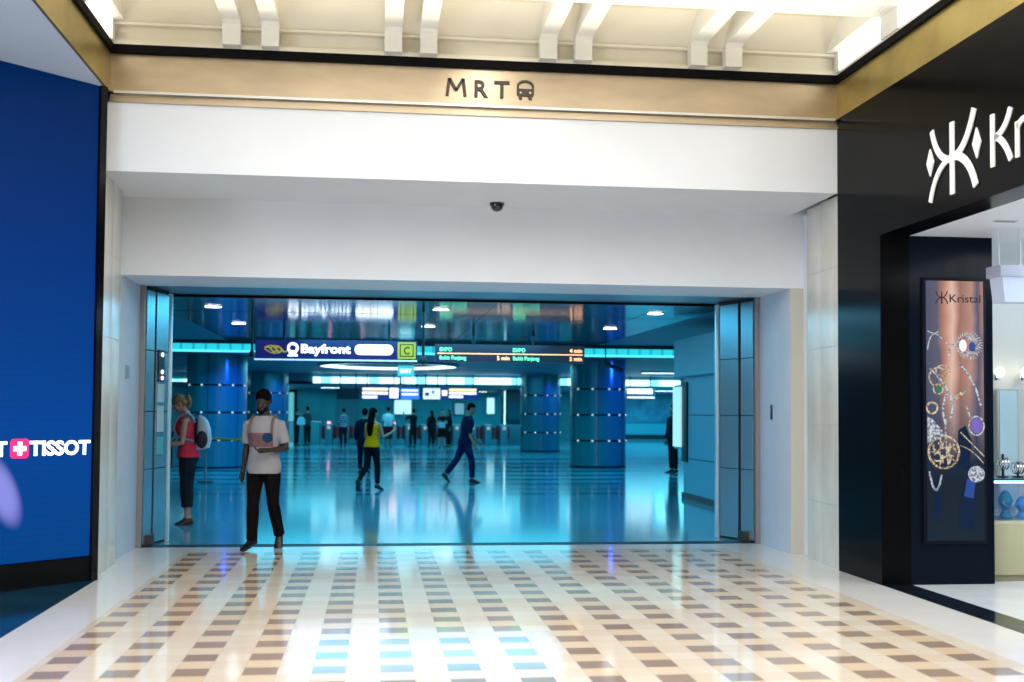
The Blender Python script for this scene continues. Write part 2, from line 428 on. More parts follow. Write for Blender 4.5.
# a pale violet shape of the advertisement drifting in at the lower edge
cx_, cz_ = .5, .93
du = N.math('SUBTRACT', S, .60); dz = N.math('SUBTRACT', Zc, .84)
rr = N.math('ADD', N.math('POWER', N.math('DIVIDE', N.math('ADD', du, N.math('MULTIPLY', dz, .35)), .13), 2.), N.math('POWER', N.math('DIVIDE', dz, .27), 2.))
f = N.n('ShaderNodeMapRange', interpolation_type='SMOOTHSTEP'); N.L.new(rr, f.inputs['Value']); f.inputs['From Min'].default_value = 1.7; f.inputs['From Max'].default_value = .1
c2 = N.mix(f.outputs[0], c1, (.27, .28, .80))
N.L.new(c2, bb.inputs['Emission Color']); bb.inputs['Emission Strength'].default_value = 1.0
scr_o = part('screen', slab(.07, 4.2, .225, 4.475, -.03, -.01), m, led, False)
part('side_frame', slab(-.0, .065, 0, 4.475, -.03, .02), mat('black gloss frame', (.003, .004, .006), .12, spec=.15), led, False)
part('plinth', slab(.065, 4.2, 0, .22, -.03, .0), mat('black plinth', (.003, .004, .005), .4, spec=.08), led, False)
lw = glow('screen white', (1, 1, 1), 1.6)
def st(s_left, z): return frame(SP(s_left, z, -.008), -ed, (0, 0, 1))
part('lettering', text_bm('TISSOT', .125, st(.665, 1.135), .004, .035, .58, 1.0), lw, led, False, label='white brand lettering')
part('lettering', text_bm('T', .125, st(.965, 1.135), .004, .035, .10), lw, led, False, label='white letter before the red square')
b = B(); prism(b, rrect(0, 0, .165, .165, .03), .003, st(.835, 1.112)); q = part('logo_square', b, glow('screen red', (.85, .01, .12), 1.2), led, False, label='red square')
b = B()
prism(b, [(.062, .025), (.103, .025), (.103, .14), (.062, .14)], .003, st(.835, 1.112) @ Matrix.Translation((0, 0, .0031)))
prism(b, [(.025, .062), (.14, .062), (.14, .103), (.025, .103)], .003, st(.835, 1.112) @ Matrix.Translation((0, 0, .0032)))
part('logo_cross', b, lw, q, False, label='white cross')

struct('ceiling_screen_bay', box(B(), -7, -2.48, -9, 10.8, 4.478, 4.6), mat('pale blue soffit paint', (.74, .85, .96), .35))
struct('wall_left_bay', box(B(), -7.1, -7, -9, 7.8, 0, 4.6), mat('grey mall wall', (.35, .36, .38), .5))
struct('wall_left_bay_return', box(B(), -7, -5.4, 7.74, 7.84, 0, 4.6), mat('grey mall wall', (.35, .36, .38), .5))
struct('wall_left_back', box(B(), -5.5, -2.5, 10.86, 10.96, 0, 7.0), black_trim)
struct('trim_left_band', box(B(), -2.48, -2.455, -9, 10.86, 4.474, 4.83), gold_side)
struct('trim_left_black_line', box(B(), -2.56, -2.42, -9, 10.80, 4.83, 4.905), black_trim)

# ------------------------------------------------------------------ right side: jeweller's front
w = box(B(), 4.56, 4.84, 9.90, 10.86, 0, 4.478); join(w, box(B(), 4.56, 4.84, -9, 9.90, 3.17, 4.478)); join(w, box(B(), 4.56, 4.84, -9, 4.6, 0.0, 3.17))
struct('wall_right_shopfront', w, black_gloss)
struct('trim_right_band', box(B(), 4.56, 4.66, -9, 10.86, 4.478, 4.83), gold_side)
struct('trim_right_black_line', join(box(B(), 4.52, 4.66, -9, 10.80, 4.83, 4.885), box(B(), 4.535, 4.66, -9, 10.8, 4.885, 4.92)), black_trim)
# logo and name, local x runs toward the viewer (-Y), y up
SX = 4.555
def SF(yw, z): return frame((SX, yw, z), (0, -1, 0), (0, 0, 1))
t = thing('shop_sign', 'white jeweller name and symbol on the black shopfront', 'sign', (4.55, 8.2, 3.29))
def stroke(path, wd):
    b = B(); prism(b, ribbon(path, wd), .012, SF(8.56, 3.29)); return b      # x = 8.56 - Y
def curve(p0, p1, p2, n=9):
    return [((1-t_)**2*p0[0]+2*t_*(1-t_)*p1[0]+t_**2*p2[0], (1-t_)**2*p0[1]+2*t_*(1-t_)*p1[1]+t_**2*p2[1]) for t_ in [i/n for i in range(n+1)]]
sym = stroke([(0, .0), (0, .58)], .062)
for ps, w_ in (([(-.33, .585), (-.25, .32), (-.02, .285)], .055), ([(-.36, .0), (-.27, .27), (-.02, .30)], .05), ([(.345, .60), (.22, .31), (.02, .29)], .062), ([(.36, .0), (.26, .27), (.02, .305)], .066)):
    st_i = stroke(curve(*ps), w_); zz_ = (ps[0][0]*3+ps[0][1])*.0012
    for v_ in st_i.verts: v_.co.x -= abs(zz_)+.0004
    join(sym, st_i)
part('symbol', sym, letter_white, t, False)
for cx, cz, a, c in ((-.36, .33, .06, .115), (.375, .325, .06, .12)):
    b = B(); prism(b, [(cx, cz-c), (cx+a, cz), (cx, cz+c), (cx-a, cz)], .012, SF(8.56, 3.29)); part('diamond', b, letter_white, t, False)
kk = stroke([(.60, .09), (.60, .485)], .05)
part('letter', kk, letter_white, t, False)
k2 = stroke(curve((.845, .475), (.78, .32), (.63, .30)), .05); join(k2, stroke(curve((.63, .31), (.76, .27), (.845, .095)), .05))
part('letter', k2, letter_white, t, False)
rm = stroke([(.93, .09), (.93, .35)], .046); join(rm, stroke(curve((.93, .30), (.98, .37), (1.06, .345)), .042))
part('letter', rm, letter_white, t, False)
part('letter', text_bm('istal', .30, SF(7.43, 3.38), .02, .01, .95), letter_white, t, False)

# shop shell
struct('ceiling_shop', box(B(), 4.84, 9.5, 2, 13, 3.17, 3.3), mat('white shop ceiling', (.80, .84, .90), .5))
struct('wall_shop_back', box(B(), 4.84, 9.5, 12.2, 12.4, 0, 3.17), mat('pale shop wall', (.72, .76, .74), .5))
struct('wall_shop_side', box(B(), 9.4, 9.5, 2, 12.4, 0, 3.17), mat('pale shop wall', (.72, .76, .74), .5))
struct('wall_shop_near', box(B(), 4.84, 9.5, 1.9, 2.0, 0, 3.17), mat('pale shop wall', (.72, .76, .74), .5))
struct('wall_shop_partition', box(B(), 4.84, 5.64, 9.90, 10.02, 0, 3.17), black_panel)
for i, (x, yv) in enumerate(((5.25, 9.0), (5.62, 8.75))):
    t = thing('ceiling_vent', 'slim slot vent in the white shop ceiling, %s' % ('the one above the poster' if i == 0 else 'the one toward the aisle'), 'vent', (x, yv, 3.165), 0, 'slot vents of the jeweller')
    part('frame', box(B(), x-.10, x+.10, yv-.03, yv+.03, 3.162, 3.17, .002), mat('vent frame', (.55, .58, .62), .5), t)
    part('slot', box(B(), x-.085, x+.085, yv-.012, yv+.012, 3.159, 3.163), black_plastic, t)

# illuminated poster with jewellery
pz0, pz1, px0, px1 = .40, 2.76, 4.98, 5.53
t = thing('poster_lightbox', 'tall copper toned jewellery poster in a black light box', 'poster', (5.25, 9.88, .36))
part('frame', box(B(), px0-.03, px1+.03, 9.872, 9.90, pz0-.03, pz1+.03, .004), mat('black box frame', (.004, .006, .01), .4, spec=.1), t)
m = mat('poster print', (.3, .2, .18), .3, spec=.6); N = NB(m); bb = m.node_tree.nodes['Principled BSDF']
tc = N.n('ShaderNodeTexCoord'); sp = N.n('ShaderNodeSeparateXYZ'); N.L.new(tc.outputs['Object'], sp.inputs[0])
u = N.math('DIVIDE', N.math('ADD', sp.outputs[0], .275), .55); v = N.math('DIVIDE', N.math('SUBTRACT', sp.outputs[2], .04), 2.36)
nz = N.n('ShaderNodeTexNoise'); nz.inputs['Scale'].default_value = 2.5; N.L.new(tc.outputs['Object'], nz.inputs['Vector'])
uu = N.math('ADD', u, N.math('MULTIPLY', N.math('SUBTRACT', nz.outputs['Fac'], .5), .25))
r1 = N.n('ShaderNodeValToRGB'); N.L.new(uu, r1.inputs['Fac']); ee = r1.color_ramp.elements
ee[0].position = 0; ee[0].color = (.09, .10, .17, 1); ee[1].position = 1; ee[1].color = (.50, .26, .22, 1)
for p, c in ((.22, (.14, .13, .19)), (.32, (.55, .25, .17)), (.47, (.95, .62, .50)), (.6, (.42, .20, .15)), (.78, (.60, .33, .26)), (.9, (.10, .12, .20))):
    e = ee.new(p); e.color = (*c, 1)
r2 = N.n('ShaderNodeValToRGB'); N.L.new(v, r2.inputs['Fac']); e2 = r2.color_ramp.elements
e2[0].position = .30; e2[0].color = (1, 1, 1, 1); e2[1].position = .62; e2[1].color = (0, 0, 0, 1)
low = N.n('ShaderNodeValToRGB'); N.L.new(v, low.inputs['Fac']); e3 = low.color_ramp.elements
e3[0].position = 0; e3[0].color = (.002, .015, .025, 1); e3[1].position = .5; e3[1].color = (.012, .05, .12, 1)
e = e3.new(.22); e.color = (.001, .01, .02, 1)
cc = N.mix(r2.outputs[0], r1.outputs[0], low.outputs[0])
N.L.new(cc, bb.inputs['Emission Color']); bb.inputs['Emission Strength'].default_value = .8; bb.inputs['Base Color'].default_value = (.01, .01, .015, 1); bb.inputs['Specular IOR Level'].default_value = .06
pr = part('print', box(B(), px0, px1, 9.866, 9.873, pz0, pz1), m, t, False)
PF = lambda x, z: frame((x, 9.866, z), (1, 0, 0), (0, 0, 1))
ink = mat('poster ink', (.02, .015, .03), .5)
part('lettering', text_bm('Kristal', .075, PF(5.205, 2.565), .003, .005, .30), ink, pr, False, label='dark jeweller name')
b = B(); s_ = .16
for ps in ([(0, 0), (0, .58)],): prism(b, ribbon([(p[0]*s_*1.2, p[1]*s_*1.2) for p in ps], .012), .003, PF(5.13, 2.55))
for ps in (((-.33, .585), (-.25, .32), (-.02, .285)), ((-.36, 0), (-.27, .27), (-.02, .30)), ((.345, .60), (.22, .31), (.02, .29)), ((.36, 0), (.26, .27), (.02, .305))):
    prism(b, ribbon([(p[0]*s_, p[1]*s_*1.2) for p in curve(*ps)], .010), .003, PF(5.13, 2.55))
part('symbol', b, ink, pr, False, label='dark symbol')
silv = mat('printed silver', (.35, .37, .42), .4, emit=(.6, .68, .8), strength=.45)
gld = mat('printed gold', (.3, .22, .12), .4, emit=(.7, .5, .3), strength=.4)
for mm_, lo_, hi_ in ((silv, (.10, .12, .18), (.85, .92, 1.)), (gld, (.12, .07, .03), (1., .80, .50))):
    N = NB(mm_); q_ = mm_.node_tree.nodes['Principled BSDF']; tc_ = N.n('ShaderNodeTexCoord'); nn_ = N.n('ShaderNodeTexNoise'); nn_.inputs['Scale'].default_value = 45; N.L.new(tc_.outputs['Object'], nn_.inputs['Vector'])
    rr_ = N.n('ShaderNodeMapRange'); rr_.inputs['From Min'].default_value = .38; rr_.inputs['From Max'].default_value = .62; N.L.new(nn_.outputs['Fac'], rr_.inputs['Value'])
    N.L.new(N.mix(rr_.outputs[0], lo_, hi_), q_.inputs['Emission Color']); q_.inputs['Base Color'].default_value = (.03, .03, .03, 1); q_.inputs['Emission Strength'].default_value = .7
blu = mat('printed blue stone', (.005, .02, .1), .3, emit=(.015, .06, .3), strength=.6)
def ringp(bm, cx, cz, r, w_, n=28, ex=1., a0=0, a1=360):
    if a1-a0 >= 360:
        for i in range(n):
            q = [(cx+(r+dr)*math.cos(2*PI*k/n)*ex, cz+(r+dr)*math.sin(2*PI*k/n)) for k, dr in ((i, -w_/2), (i, w_/2), (i+1, w_/2), (i+1, -w_/2))]
            prism(bm, q, .004, PF(0, 0))
    else: prism(bm, ribbon([(cx+r*math.cos(math.radians(a0+(a1-a0)*i/n))*ex, cz+r*math.sin(math.radians(a0+(a1-a0)*i/n))) for i in range(n+1)], w_), .004, PF(0, 0))
b = B()
for k in range(30):
    a = 2*PI*k/30
    prism(b, ribbon([(5.39+.055*math.cos(a), 2.17+.055*math.sin(a)), (5.39+.09*math.cos(a+.12), 2.17+.09*math.sin(a+.12)), (5.39+.128*math.cos(a), 2.17+.128*math.sin(a))], .009), .004, PF(0, 0))
part('filigree_dish', b, silv, pr, False, label='printed silver fluted dish')
b = B(); prism(b, [(5.33+.035*math.cos(a*PI/8), 2.17+.055*math.sin(a*PI/8)) for a in range(16)], .005, PF(0, 0)); part('pearl', b, glow('pearl', (.7, .55, .6), .7), pr, False)
b = B(); prism(b, [(5.42+.032*math.cos(a*PI/8), 2.16+.045*math.sin(a*PI/8)) for a in range(16)], .005, PF(0, 0)); part('stone', b, blu, pr, False)
b = B()
prism(b, ribbon(curve((4.99, 2.13), (5.02, 2.36), (5.14, 2.22)), .009), .004, PF(0, 0)); prism(b, ribbon(curve((5.14, 2.22), (5.22, 2.12), (5.36, 2.25)), .010), .004, PF(0, 0))
prism(b, ribbon(curve((4.99, 2.30), (5.06, 2.26), (5.10, 2.30)), .008), .004, PF(0, 0)); prism(b, ribbon([(5.20, 2.06), (5.20, 2.14)], .018), .004, PF(0, 0))
part('silver_chain', b, silv, pr, False, label='printed silver chain')
for cx, cz, rr_, ww, ex, a1 in ((5.09, 1.88, .085, .014, 1, 330), (5.09, 1.77, .045, .014, 1, 360), (5.03, 1.60, .05, .018, 1, 360), (5.14, 1.94, .05, .008, 1.4, 360)):
    b = B(); ringp(b, cx, cz, rr_, ww, 24, ex, 0 if a1 == 360 else 20, a1); part('gold_ring', b, gld, pr, False, label='printed gold ring')
b = B(); prism(b, [(5.09+.03*math.cos(a*PI/8), 1.77+.03*math.sin(a*PI/8)) for a in range(16)], .006, PF(0, 0)); part('green_stone', b, glow('green stone', (.0, .10, .06), .5), pr, False)
b = B(); prism(b, ribbon(curve((5.19, 1.76), (5.10, 1.62), (5.16, 1.45)), .018), .004, PF(0, 0)); prism(b, ribbon(curve((5.16, 1.5), (5.15, 1.3), (5.18, 1.10)), .014), .004, PF(0, 0))
prism(b, [(4.985, 1.52), (5.03, 1.50), (5.14, 1.38), (5.13, 1.33), (4.985, 1.28)], .004, PF(0, 0)); part('white_ribbon', b, silv, pr, False, label='printed white ribbon')
b = B(); ringp(b, 5.14, 1.20, .145, .02, 36)
for k in range(5):
    a = 2*PI*k/5; cx, cz = 5.14+.08*math.cos(a), 1.20+.08*math.sin(a)
    ringp(b, cx, cz, .036, .016, 16, 1, a*57, a*57+290); prism(b, ribbon([(5.14+.03*math.cos(a+.6), 1.2+.03*math.sin(a+.6)), (5.14+.125*math.cos(a+.6), 1.2+.125*math.sin(a+.6))], .014), .004, PF(0, 0))
part('openwork_medallion', b, gld, pr, False, label='printed gold openwork medallion')
b = B(); ringp(b, 5.455, 1.44, .085, .014, 28, .85); prism(b, ribbon([(5.39, 1.52), (5.36, 1.62)], .018), .004, PF(0, 0)); part('oval_pendant', b, silv, pr, False, label='printed silver oval pendant')
b = B(); prism(b, [(5.455+.05*math.cos(a*PI/8), 1.44+.07*math.sin(a*PI/8)) for a in range(16)], .005, PF(0, 0)); part('violet_stone', b, glow('violet stone', (.10, .06, .28), .6), pr, False)
for q, w_ in (([(5.30, 1.38), (5.53, 1.16)], .010), (curve((5.29, 1.26), (5.4, 1.24), (5.52, 1.10)), .008), ([(5.22, 1.66), (5.35, 1.76)], .03)):
    b = B(); prism(b, ribbon(q, w_), .004, PF(0, 0)); part('clasp', b, gld, pr, False, label='printed gold clasp')
b = B(); prism(b, [(5.45+.08*math.cos(a*PI/10), 1.0+.075*math.sin(a*PI/10)) for a in range(20)], .005, PF(0, 0)); part('pave_dome', b, silv, pr, False, label='printed sparkling dome')
rnd = random.Random(3)
for cv in (curve((5.0, 1.02), (5.06, .70), (5.12, 1.0)), curve((5.02, 1.95), (5.3, 1.7), (5.2, 1.5)), curve((5.30, 2.0), (5.45, 1.85), (5.50, 1.62))):
    b = B()
    for q0, q1 in zip(cv, cv[1:]):
        for f_ in (0, .25, .5, .75):
            cx, cz = q0[0]+(q1[0]-q0[0])*f_, q0[1]+(q1[1]-q0[1])*f_; prism(b, [(cx+.011*math.cos(k*PI/3), cz+.009*math.sin(k*PI/3)) for k in range(6)], .004, PF(0, 0))
    part('bead_chain', b, silv, pr, False, label='printed bead chain')
for cx, cz, w_ in ((5.07, .82, .05), (5.33, 1.28, .10), (5.36, .74, .12)):
    b = B(); prism(b, [(cx-w_*.6, cz-.22), (cx+w_*.5, cz-.25), (cx+w_*.8, cz+.02), (cx+w_*.2, cz+.16), (cx-w_*.5, cz+.12)], .002, PF(0, 0)); part('dark_figure', b, mat('printed shadow blue', (.003, .006, .012), .4, spec=.05, emit=(.004, .012, .04), strength=1), pr, False, label='printed dark blue shape')
b = B(); prism(b, [(5.33, .80), (5.36, .96), (5.44, .93), (5.42, .78)], .004, PF(0, 0)); part('blue_cloth', b, blu, pr, False, label='printed blue cloth')

# pendant lamp and camera inside the shop
t = thing('pendant_lamp', 'white box lamp hanging on two rods inside the jeweller', 'lamp', (5.52, 9.4, 2.5))
for x in (5.42, 5.62): part('rod', cyl(B(), x, 9.4, 2.80, 3.17, .008, 10), mat('white rod', (.75, .78, .82), .4), t)
part('cap', box(B(), 5.365, 5.70, 9.28, 9.52, 2.74, 2.84, .006), mat('lamp cap', (.45, .48, .62), .5), t)
part('shade', rings(B(), [[Vector((5.54+a*sx, 9.4+.10*sy, z)) for a, sy in ((-1, -1), (1, -1), (1, 1), (-1, 1))] for z, sx in ((2.52, .125), (2.74, .15))]), mat('frosted shade', (.42, .48, .60), .5, emit=(.6, .75, 1), strength=.22), t, False)
t = thing('bullet_camera', 'small black camera under the shop ceiling behind the box lamp', 'security camera', (5.75, 10.4, 3.05))
part('bracket', cyl(B(), 5.75, 10.4, 3.09, 3.17, .02, 12), black_plastic, t)
part('body', lathe(B(), [(.01, -.07), (.05, -.06), (.055, .03), (.05, .07), (.01, .08)], 16, Matrix.Translation((5.75, 10.4, 3.07)) @ Matrix.Rotation(PI/2, 4, 'Y')), black_plastic, t)

# display counter
t = thing('display_counter', 'jewellery display counter with olive base and blue lit glass', 'counter', (6.6, 10.3, 0))
part('base', box(B(), 5.66, 7.9, 10.03, 10.6, 0.06, .53, .006), mat('olive cream panel', (.42, .40, .24), .45), t)
part('plinth', box(B(), 5.67, 7.89, 10.05, 10.58, 0, .06), mat('plinth olive', (.26, .24, .15), .5), t)
part('deck', box(B(), 5.66, 7.9, 10.03, 10.6, .53, .56), mat('deck', (.5, .48, .36), .3), t)
part('glass_case', box(B(), 5.67, 7.89, 10.04, 10.59, .565, .93), mat('blue tinted case glass', (.02, .12, .35), .05, spec=.6, alpha=.3), t, False)
part('case_top', box(B(), 5.66, 7.9, 10.03, 10.6, .93, .95, .002), mat('case top steel', (.05, .12, .2), .2, metal=.3), t)
part('light_strip', box(B(), 5.7, 7.85, 10.08, 10.10, .905, .925), glow('case light', (.25, .6, 1), 9), t)
for i, (x, dz, c) in enumerate(((5.80, .16, (.05, .3, .6)), (5.98, .26, (.03, .25, .3)), (6.15, .20, (.1, .4, .8)), (6.4, .24, (.03, .2, .4)))):
    o = thing('necklace_stand', ['short blue velvet stand inside the lit counter', 'tall teal velvet stand inside the lit counter', 'low sky blue stand inside the lit counter', 'navy velvet stand inside the lit counter'][i], 'display stand', (x, 10.3, .562), 0, 'stands inside the glass counter')
    part('bust', lathe(B(), [(.055, 0), (.06, .01), (.03, dz*.3), (.07, dz*.6), (.055, dz*.8), (.02, dz)], 16, Matrix.Translation((x, 10.3, .562))), mat('velvet%d' % i, c, .6), o)
    part('necklace', (lambda b_: (tube(b_, [(x+.06*math.cos(a), 10.3-.062-.02*math.sin(-a), .562+dz*.62+.05*math.sin(a)) for a in [PI+k*PI/10 for k in range(11)]], .006, 6), b_)[1])(B()), mat('diamonds', (.8, .9, 1), .1, metal=1), o)
    # standing pieces on the counter
for i, (x, h_) in enumerate(((5.78, .17), (5.93, .22), (6.08, .15), (6.3, .3))):
    o = thing('bangle_rack', ['stack of steel bangles on a rod at the counter end', 'dark bangle rack with two arms on the counter', 'low bangle rack on the counter top', 'tall bangle rack farther along the counter'][i], 'bangle rack', (x, 10.25, .95), 0, 'bangle racks on the counter')
    part('post', cyl(B(), x, 10.25, .95, .95+h_, .012, 12), black_plastic, o)
    part('base', cyl(B(), x, 10.25, .95, .962, .05, 20), black_plastic, o)
    for k in range(3):
        bb_ = B(); tube(bb_, [(x+(k-1)*.03, 10.25+.055*math.cos(a), .95+h_*.6+.055*math.sin(a)) for a in [j*PI/8 for j in range(17)]], .007, 6); part('bangle', bb_, steel, o)
# tall mirror and hanging curtain lines on the shop's back wall
t = thing('wall_mirror', 'pale blue standing mirror against the shop wall', 'mirror', (7.08, 12.1, 0))
part('frame', box(B(), 6.955, 7.205, 12.12, 12.18, .5, 1.83, .004), mat('mirror frame', (.5, .55, .55), .3, metal=.6), t)
part('glass', box(B(), 6.975, 7.185, 12.112, 12.12, .52, 1.81), mat('mirror glass', (.55, .78, .88), .15, metal=.3), t, False)
for i, x in enumerate((6.93, 7.24)):
    o = thing('wall_sconce', ['crystal wall light at the mirror edge by the partition', 'crystal wall light at the mirror edge beside the pendant'][i], 'wall light', (x, 12.05, 1.98), 0, 'crystal wall lights')
    part('backplate', cyl(B(), x, 12.10, 1.93, 1.99, .035, 14), steel, o)
    part('bulb', ell(B(), (x, 12.02, 2.02), (.05, .05, .06)), glow('warm bulb', (1, .85, .6), 6), o)

# ------------------------------------------------------------------ mall ceiling: coffers, beams, light slots
struct('ceiling_mall_slab', box(B(), -7, 9.5, -9, 12.2, 5.75, 5.9), cream_paint)
struct('wall_front_cove', join(box(B(), -2.46, 4.56, 10.80, 12.1, 4.905, 4.945), box(B(), -2.46, 4.56, 10.86, 12.1, 4.945, 5.6)), cream_paint)
struct('trim_cove_top', box(B(), -2.46, 4.56, 10.78, 12.1, 5.085, 5.11), cream_paint)
b = B(); Mx = frame((-2.46, 0, 0), (0, 1, 0), (0, 0, 1))
prism(b, [(10.80, 5.11), (10.86, 5.11), (10.86, 5.5), (10.46, 5.42), (10.46, 5.36)], 7.02, Mx); struct('ceiling_coffer_slope', b, cream_paint)
struct('ceiling_coffer_panel', box(B(), -2.46, 4.56, 9.6, 10.5, 5.38, 5.45), mat('yellow cream coffer paint', (.82, .72, .48), .55))
for (x0, x1) in ((-1.43, -1.265), (-1.075, -.915), (.06, .225), (.395, .555), (1.535, 1.70), (1.875, 2.04), (3.01, 3.175), (3.36, 3.525)):
    b = B(); prism(b, [(10.68, 4.91), (10.80, 4.91), (10.80, 5.45), (-9, 5.45), (-9, 5.13), (10.64, 5.13), (10.68, 5.10)], x1-x0, frame((x0, 0, 0), (0, 1, 0), (0, 0, 1)))
    struct('trim_ceiling_beam', b, beam_paint)
for k, y0 in enumerate((9.45, 6.4, 6.0, 2.6, 2.2, -1.2, -1.6, -5, -8.8)):
    struct('trim_cross_beam', box(B(), -2.46, 4.56, y0, y0+.3, 5.12, 5.46), beam_paint)
# luminous skylight panels above the coffers further into the mall
struct('window_skylight', box(B(), -2.3, 4.4, -8.5, 9.3, 5.55, 5.6), glow('luminous skylight', (1, .93, .80), 1.55))
for s, x in ((-1, -2.46), (1, 4.56)):
    side = 'left' if s < 0 else 'right'
    xa, xb = sorted((x-s*.03, x+s*.10))
    struct('wall_%s_clerestory' % side, box(B(), *sorted((x+s*.16, x+s*.3)), -9, 12, 4.9, 5.75), cream_paint)
    for i, (y0, y1) in enumerate(((9.73, 10.70), (6.75, 9.40), (6.35, 6.65), (2.9, 6.0), (-.9, 2.2), (-4.7, -1.6))):
        struct('window_%s_light_slot' % side, box(B(), *sorted((x-s*.02, x+s*.12)), y0, y1, 4.93, 5.12), glow('clerestory glow', (1, .95, .86), 2.6))
    struct('trim_%s_slot_head' % side, box(B(), *sorted((x-s*.14, x+s*.2)), -9, 10.8, 5.115, 5.5), beam_paint)
    struct('trim_%s_slot_sill' % side, box(B(), *sorted((x-s*.03, x+s*.2)), -9, 10.8, 4.905, 4.93), beam_paint)
    for y0 in (9.42, 10.70, 6.65, 6.05): struct('trim_%s_slot_post' % side, box(B(), *sorted((x-s*.05, x+s*.12)), y0, y0+.1 if y0 > 10 else y0+.34, 4.92, 5.2), beam_paint)
for i, x in enumerate((.31, .565)):
    t = thing('recessed_downlight', 'recessed ceiling light in the cream coffer above the MRT sign, %s' % ('closer to the blue screen' if i == 0 else 'closer to the jeweller'), 'downlight', (x+.43, 10.47, 5.36), 0, 'coffer downlights')
    b = B(); ringN = [[Vector((x+r*math.cos(2*PI*j/24), 10.53+r*math.sin(2*PI*j/24), z)) for j in range(24)] for r, z in ((.055, 5.378), (.055, 5.372), (.042, 5.37), (.042, 5.376))]
    t.location = (x, 10.53, 5.37); MW[t] = Matrix.Translation((x, 10.53, 5.37))
    part('trim_ring', rings(b, ringN, False), steel, t); part('diffuser', cyl(B(), x, 10.53, 5.372, 5.379, .042, 24), glow('coffer lamp', (1, 1, 1), 1.5), t)

# ------------------------------------------------------------------ station shell
struct('ceiling_station_entry', box(B(), -3.25, 5.15, 14.02, 26.0, 3.10, 3.2), st_ceil)
seam = B()
for x in (-.75, 1.75, 4.25): box(seam, x-.003, x+.003, 14.02, 26, 3.097, 3.101)
for y0 in (18.5, 23.5): box(seam, -3.25, 5.15, y0, y0+.006, 3.097, 3.101)
struct('trim_ceiling_seams', seam, dark_gap)
struct('trim_entry_ceiling_edge', box(B(), -9, 9, 26.0, 26.1, 3.02, 3.9), mat('ceiling edge', (.02, .07, .10), .4))
struct('wall_station_outer_right', box(B(), 9.5, 9.6, 13.3, 20.35, 0, 3.4), st_wall_dark)
struct('wall_station_outer_back', box(B(), 5.7, 9.6, 13.3, 13.4, 0, 3.4), st_wall_dark)
struct('ceiling_station_side_left', box(B(), -13, -3.25, 14.0, 26.05, 3.1, 3.2), st_ceil2)
struct('ceiling_station_side_right', box(B(), 5.15, 22, 13.4, 26.05, 3.1, 3.2), st_ceil2)
struct('ceiling_trench_top', box(B(), -13, 22, 26.05, 29.7, 3.9, 4.0), st_ceil3)
band = wave_panel('ribbed lit glass', (.03, .55, .50), (.01, .22, .26), .30, 0, .8, emit=True)
b = B(); n = 60
pts = []
for i in range(n+1):
    x = -13+35*i/n; pts.append((x, 29.5-((x-1)/17.)**2*1.2))
rg = [[Vector((x, y0, 3.04)), Vector((x, y0, 3.29)), Vector((x, y0+.1, 3.29)), Vector((x, y0+.1, 3.04))] for x, y0 in pts]
rings(b, rg); struct('trim_lit_cove_band', b, band)
b = B(); rings(b, [[Vector((x, y0-.04, 3.0)), Vector((x, y0-.04, 3.045)), Vector((x, y0+.2, 3.045)), Vector((x, y0+.2, 3.0))] for x, y0 in pts]); struct('trim_lit_cove_lip', b, glow('cove lip', (.15, .7, .85), .8))
struct('trim_cove_upper', box(B(), -13, 22, 29.62, 29.7, 3.25, 3.95), st_ceil3)
b = B(); rings(b, [[Vector((x, y0+.05, 3.02)), Vector((x, 46, 3.02)), Vector((x, 46, 3.12)), Vector((x, y0+.05, 3.12))] for x, y0 in pts]); struct('ceiling_station_middle', b, st_ceil3)
# ring light
t = thing('ring_light', 'large circular cove light in the dark concourse ceiling', 'ring light', (.45, 36.6, 3.0))
def annulus(ro, ri, z0, z1, n=72):
    b = B(); return rings(b, [[Vector((.45+r*math.cos(2*PI*i/n), 36.6+r*1.25*math.sin(2*PI*i/n), z)) for i in range(n)] for r, z in ((ro, z1), (ro, z0), (ri, z0), (ri, z1))], False)
part('diffuser', annulus(2.15, 1.85, 2.955, 3.02), glow('ring light glow', (.75, .95, 1), 2.2), t)
part('rim', annulus(2.22, 2.15, 2.94, 3.02), st_ceil2, t)
# second lit cove
struct('ceiling_station_far', box(B(), -13, 22, 46, 72, 2.60, 2.7), st_ceil3)
cove2 = wave_panel('bright cove glass', (.45, .92, 1.), (.15, .55, .7), 1.9, 0, 2.5, emit=True)
for i, (x0, x1, hh) in enumerate(((-2.4, 1.0, .24), (1.1, 5.7, .27), (5.75, 8.2, .27), (8.3, 12.5, .24), (-9, -6, .10))):
    struct('trim_far_cove_%d' % (i+1), box(B(), x0, x1, 45.9, 46.0, 2.64, 2.64+hh, .0), cove2)
struct('trim_far_cove_body', box(B(), -13, 22, 46.0, 46.1, 2.6, 3.1), st_ceil2)
struct('roof_station', box(B(), -13.2, 22.2, 12.9, 72.2, 4.6, 4.7), st_wall_dark)
struct('wall_station_right_near', box(B(), 5.62, 5.82, 13.9, 20.4, 0, 2.86), st_wall)
struct('wall_station_left_near', box(B(), -3.95, -3.75, 13.9, 21, 0, 3.4), st_wall_dark)
for nm, x0, x1 in (('right', 5.82, 22), ('left', -13, -3.95)):
    struct('wall_station_%s_return' % nm, box(B(), x0, x1, 20.3 if nm == 'right' else 20.9, 20.4 if nm == 'right' else 21.0, 0, 2.86 if nm == 'right' else 3.1), st_wall_dark)
struct('wall_station_left_far', box(B(), -13.1, -9.0, 21, 72, 0, 4.6), st_wall)
struct('wall_station_right_far', box(B(), 22, 22.1, 20, 72, 0, 4.6), st_wall)
struct('wall_station_back', box(B(), -9, 11.0, 62, 62.2, 0, 4.6), mat('back wall teal', (.05, .36, .42), .4, var=.35, vscale=.6))
